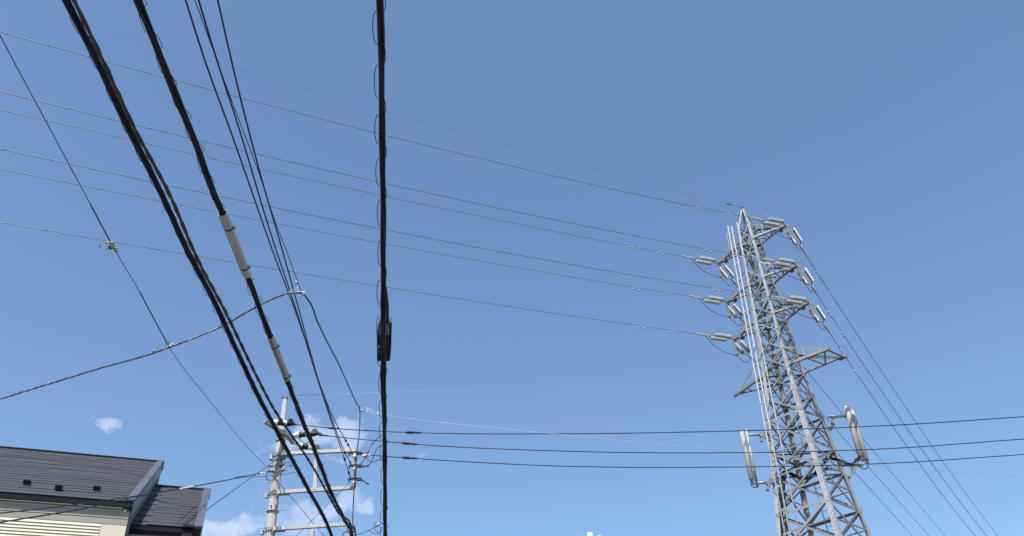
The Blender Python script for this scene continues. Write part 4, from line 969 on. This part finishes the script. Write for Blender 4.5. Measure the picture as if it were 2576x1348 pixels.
for side_nm, ph, cs, smax, dirtxt in (('left', R(239), CL_, 78, 'upper left'), ('right', R(34), CR_, 112, 'lower right')):
    for kname in ('R1', 'R2', 'R3', 'L1', 'L2', 'L3'):
        P = tipw(kname); c = cs[kname]
        d0 = (cpath(P, ph, c, 3.1) - P).normalized()
        t = proto if first else copy_tree(proto)
        first = False
        t.matrix_basis = frame(d0, (0, 0, 1), P)
        tag(t, f'double disc insulator string on the {POSN[kname]} crossarm of the tower, pulling {dirtxt}', 'insulator', 'tension insulator strings on the lattice tower')
        clampW[(kname, side_nm)] = (t.matrix_basis @ Vector((2.50, 0, -.05)), d0)
        sm = smax if not (side_nm == 'right' and kname[0] == 'L') else 200
        pts = [P + d0 * 3.05] + [cpath(P, ph, c, s) for s in [3.8 + j * (sm - 3.8) / 60 for j in range(61)]]
        w = thing('conductor', f'transmission wire from the {POSN[kname]} tower crossarm towards the {dirtxt}', 'wire', pts[0], 0, 'transmission conductors')
        MB().tube(pts, .019, 6).build('strand', M['alu'] if side_nm == 'left' else M['lv'] , w).location = -pts[0]
        # vibration dampers
        for sdist in (5.1, 7.5):
            q = cpath(P, ph, c, sdist); q2 = cpath(P, ph, c, sdist + .2)
            link('damper', dmp, w, Matrix.Translation(-pts[0]) @ frame(q2 - q, (0, 0, 1), q - Vector((0, 0, .02))))
        if side_nm == 'left':
            m = MB(); s = 9.5
            while s < sm - 2:
                q = cpath(P, ph, c, s) - pts[0]; d_ = (cpath(P, ph, c, s + .1) - cpath(P, ph, c, s)).normalized()
                m.lathe(q, q + d_ * .06, [(0, .027), (.03, .032), (.06, .027)], 6); s += 1.45
            o = m.build('snow_rings', M['galv_dark'], w); o['kind'] = 'stuff'
# ground wire at the peak
PK = TM @ Vector((0, 0, 38.06))
for nm, ph, c, sm, lab in (('left', R(239), CL_['G0'], 80, 'hair thin ground wire from the tower peak to the upper left'), ('right', R(34), CR_['G0'], 150, 'hair thin ground wire from the tower peak down to the lower right')):
    pts = [cpath(PK, ph, c, s) for s in [.05 + j * sm / 60 for j in range(61)]]
    w = thing('ground_wire', lab, 'wire', pts[0])
    MB().tube(pts, .0062, 5).build('strand', M['alu'] if nm == 'left' else M['lv'], w).location = -pts[0]
    q = cpath(PK, ph, c, 1.0); q2 = cpath(PK, ph, c, 1.5)
    MB().bar(q - pts[0], q2 - pts[0], .07, .09).build('dead_end_clamp', M['galv_dark'], w)
    q = cpath(PK, ph, c, 2.6); link('damper', dmp, w, Matrix.Translation(-pts[0]) @ frame(q2 - pts[0], (0, 0, 1), q) @ Matrix.Scale(.55, 4))
# line arresters and jumpers
prof = [(0, .03), (.02, .075), (.09, .075), (.10, .05)]
z = .12
while z < .98: prof += [(z, .058), (z + .012, .078), (z + .024, .078), (z + .034, .058)]; z += .036
prof += [(1.0, .058), (1.01, .085), (1.05, .085), (1.06, .04), (1.12, .03)]
arr_me = MB().lathe((0, 0, 0), (0, 0, -1), prof, 14).mesh('arrester', M['rib'])
for kname in ('R1', 'R2', 'R3', 'L1', 'L2', 'L3'):
    P = tipw(kname) + (TM.to_3x3() @ Vector((ST[kname[0]] * .04, 0, 0)))
    a_ = thing('line_arrester', f'slim ribbed arrester hanging from the tip of the {POSN[kname]} tower crossarm', 'arrester', P, 0, 'arresters hanging from the tower arms')
    link('housing', arr_me, a_, Matrix.Translation((0, 0, -.06)))
    MB().tube([(0, 0, .12), (0, 0, -.10)], .03, 8).build('hanger', M['galv_dark'], a_)
    MB().tube([Vector((.13 * math.cos(x), .13 * math.sin(x), -1.10)) for x in [j * PI / 8 for j in range(16)]], .010, 5, closed=True).build('ring', M['galv_dark'], a_)
    B = P + Vector((0, 0, -1.22)); (p0, d0), (p1, d1) = clampW[(kname, 'left')], clampW[(kname, 'right')]
    m0 = p0.lerp(B, .45) + Vector((0, 0, -.36)); m1 = p1.lerp(B, .45) + Vector((0, 0, -.42))
    wire('jumper_cable', f'sagging jumper cable under the tip of the {POSN[kname]} tower crossarm', 'wire', [p0, p0.lerp(m0, .35) + Vector((0, 0, -.10)), m0, B.lerp(m0, .4) + Vector((0, 0, -.02)), B, B.lerp(m1, .4) + Vector((0, 0, -.02)), m1, p1.lerp(m1, .3) + Vector((0, 0, -.08)), p1], .019, M['drop'], .12, group='jumper cables of the tower')
# ---------------------------------------------- cell antennas on the tower
def antenna(label, pt, pb, r, mat, parent=None, cables=3):
    pt, pb = Vector(pt), Vector(pb); pb = Vector((pt.x, pt.y, pb.z)) * .5 + Vector((pb.x, pb.y, pb.z)) * .5; pt = Vector((pb.x, pb.y, pt.z))
    L = pt.z - pb.z
    t = thing('cell_antenna', label, 'antenna', pb, 0, 'cell antennas on the tower')
    MB().lathe((0, 0, 0), (0, 0, 1), [(0, r * .8), (.02, r), (L - .03, r), (L - .01, r * .92), (L, r * .6)], 20).build('radome', M[mat], t)
    for j in range(cables):
        x = (j - (cables - 1) / 2) * r * .55
        MB().tube([(x, 0, .02), (x, 0, -.16), (x * .8 + .03, -.03, -.30)], .026, 7).build('connector', M['drop'], t)
    return t, pt, pb
AYR = 45.34
aA, At, Ab = antenna('taller of two grey cell antennas on the right of the tower', (18.815, 45.2, 22.99), (18.787, 45.2, 19.958), .150, 'radome')
aB, Bt, Bb = antenna('lower of two grey cell antennas on the right of the tower', (19.191, 45.5, 22.871), (19.183, 45.5, 19.861), .130, 'radome')
aC, Ct, Cb = antenna('single grey cell antenna on the left of the tower', (12.568, 45.2, 21.747), (12.549, 45.2, 18.894), .135, 'radome')
TI = TM.inverted()
def tparts(name, shapes, mat):
    m = MB()
    for s in shapes:
        if s[0] == 't': m.tube([TI @ Vector(p) for p in s[1]], s[2], 10)
        else: m.bar(TI @ Vector(s[1]), TI @ Vector(s[2]), s[3], s[4])
    return m.build(name, M[mat], tower)
tparts('antenna_pipe', [('t', [(12.863, 45.3, 21.873), (12.821, 45.3, 18.5)], .075)], 'pipe')
tparts('antenna_arm', [('t', [(12.877, 45.3, 21.558), (13.585, 45.3, 21.556)], .07)], 'pipe')
tparts('antenna_arm', [('t', [(12.868, 45.3, 18.731), (13.346, 45.3, 18.733)], .075)], 'pipe')
tparts('antenna_bracket', [('b', (13.541, 45.3, 21.482), (14.094, 45.3, 21.625), .20, .20), ('b', (13.583, 45.3, 21.119), (13.742, 45.3, 21.611), .16, .14), ('b', (13.763, 45.2, 21.252), (13.961, 45.2, 21.649), .12, .12)], 'galv_dark')
tparts('antenna_bracket', [('b', (13.309, 45.3, 18.693), (13.862, 45.3, 18.785), .20, .18), ('b', (13.32, 45.3, 18.286), (13.643, 45.3, 18.942), .18, .16)], 'galv_dark')
tparts('antenna_arm', [('t', [(17.633, 45.3, 22.45), (18.731, 45.3, 22.448)], .08)], 'pipe')
tparts('antenna_bracket', [('b', (17.982, 45.3, 22.388), (17.817, 45.3, 21.969), .20, .20), ('b', (17.894, 45.3, 22.042), (17.613, 45.3, 21.739), .14, .14), ('b', (17.354, 45.3, 21.751), (17.691, 45.3, 21.703), .16, .16)], 'galv_dark')
tparts('antenna_arm', [('t', [(17.651, 45.3, 19.525), (18.823, 45.3, 19.458)], .07)], 'pipe')
tparts('antenna_bracket', [('b', (18.299, 45.3, 19.405), (18.205, 45.3, 19.053), .18, .18), ('b', (18.248, 45.3, 19.11), (17.842, 45.3, 18.746), .16, .16), ('b', (17.622, 45.3, 18.874), (17.89, 45.3, 18.714), .16, .16)], 'brace')
tparts('antenna_clamp', [('b', (12.59, 45.25, 21.269), (12.894, 45.3, 21.289), .08, .10), ('b', (12.58, 45.25, 19.456), (12.91, 45.3, 19.497), .08, .12)], 'pipe')
tparts('antenna_clamp', [('b', (18.875, 45.3, 22.217), (19.136, 45.5, 22.312), .09, .11), ('b', (18.913, 45.3, 20.311), (19.142, 45.5, 20.399), .09, .11)], 'pipe')
def feeder(label, pts, r, n=3):
    path = smooth_path(pts, .12); F = frames(path)
    t = thing('feeder_cable', label, 'cable', path[0])
    for j in range(n):
        a_ = 2 * PI * j / n
        MB().tube([p + (s_ * math.cos(a_ + i * .05) + n_ * math.sin(a_ + i * .05)) * r * 1.1 - path[0] for i, (p, tt_, s_, n_) in enumerate(F)], r, 7).build('cable', M['black'], t)
    return t
feeder('thick black feeder cables arching to the right tower antennas', [(16.53, 44.8, 19.668), (16.929, 44.9, 19.799), (17.29, 45.0, 19.776), (17.733, 45.1, 19.629), (18.311, 45.2, 19.56), (18.473, 45.2, 19.744), (18.705, 45.2, 19.866)], .045)
feeder('black feeder cables drooping inside the tower between its legs', [(14.309, 45.3, 19.028), (14.363, 45.2, 19.252), (14.565, 45.2, 19.272), (14.891, 45.3, 19.108), (15.364, 45.5, 18.988), (15.821, 45.5, 19.008), (16.297, 45.4, 19.212), (16.878, 45.3, 19.382)], .05)
fd = [(14.365, 45.2, 19.133), (14.034, 45.1, 18.494), (13.833, 45.05, 17.624), (13.522, 45.0, 15.711)]
fd.append(tuple(Vector(fd[-1]) + (Vector(fd[-1]) - Vector(fd[-2])) * 3.2))
feeder('thick black feeder cables running down inside the left leg of the tower', fd, .05, 3)
fd = [(14.47, 45.2, 19.099), (14.227, 45.15, 18.505), (14.077, 45.1, 17.631), (13.74, 45.05, 15.718)]
fd.append(tuple(Vector(fd[-1]) + (Vector(fd[-1]) - Vector(fd[-2])) * 3.2))
feeder('slimmer black feeder cables beside the climbing rails of the tower', fd, .035, 2)
wire('antenna_lead', 'thin black leads curling under the right tower antennas', 'wire', [(18.766, 45.2, 19.881), (18.537, 45.2, 19.561), (18.653, 45.2, 19.258), (19.001, 45.3, 19.283), (19.169, 45.4, 19.675)], .028, M['lv'], .1)
wire('antenna_lead', 'thin black leads curling under the left tower antenna', 'wire', [(12.53, 45.2, 18.825), (12.458, 45.2, 18.606), (12.595, 45.2, 18.449), (12.826, 45.3, 18.523)], .026, M['lv'], .1)

# ================================================================== distant cell mast at the bottom edge
mp_ = Vector((4.792, 62.0, 21.879))
mast = thing('cell_mast', 'white three panel cell mast just rising over the bottom edge', 'antenna mast', (mp_.x, 62, 0))
MB().lathe((0, 0, 0), (0, 0, 1), [(0, .35), (mp_.z - 1.0, .14), (mp_.z - .9, .10)], 14).build('mast_tube', M['pipe'], mast)
MB().lathe((0, 0, mp_.z - 2.2), (0, 0, mp_.z), [(0, .18), (.03, .20), (2.12, .20), (2.18, .185), (2.2, .12)], 24).build('radome', M['radome_white'], mast)
for (dx, q) in ((Vector((4.206, 62.2, 21.68)).x - mp_.x, (4.206, 62.2, 21.68)), (Vector((5.448, 61.9, 21.556)).x - mp_.x, (5.448, 61.9, 21.556))):
    MB().lathe((dx, q[1] - 62, q[2] - 2.2), (dx, q[1] - 62, q[2]), [(0, .16), (.03, .18), (2.14, .18), (2.19, .165), (2.2, .1)], 24).build('radome', M['radome_white'], mast)
    MB().bar((0, 0, q[2] - .8), (dx, q[1] - 62, q[2] - .8), .08, .08).bar((0, 0, q[2] - 1.7), (dx, q[1] - 62, q[2] - 1.7), .08, .08).build('bracket', M['galv_dark'], mast)
MB().bar((.20, 0, mp_.z - .40), (.34, 0, mp_.z - .36), .12, .12).bar((.26, 0, mp_.z - .7), (.26, 0, mp_.z - .42), .05, .05).build('clamp', M['galv_dark'], mast)
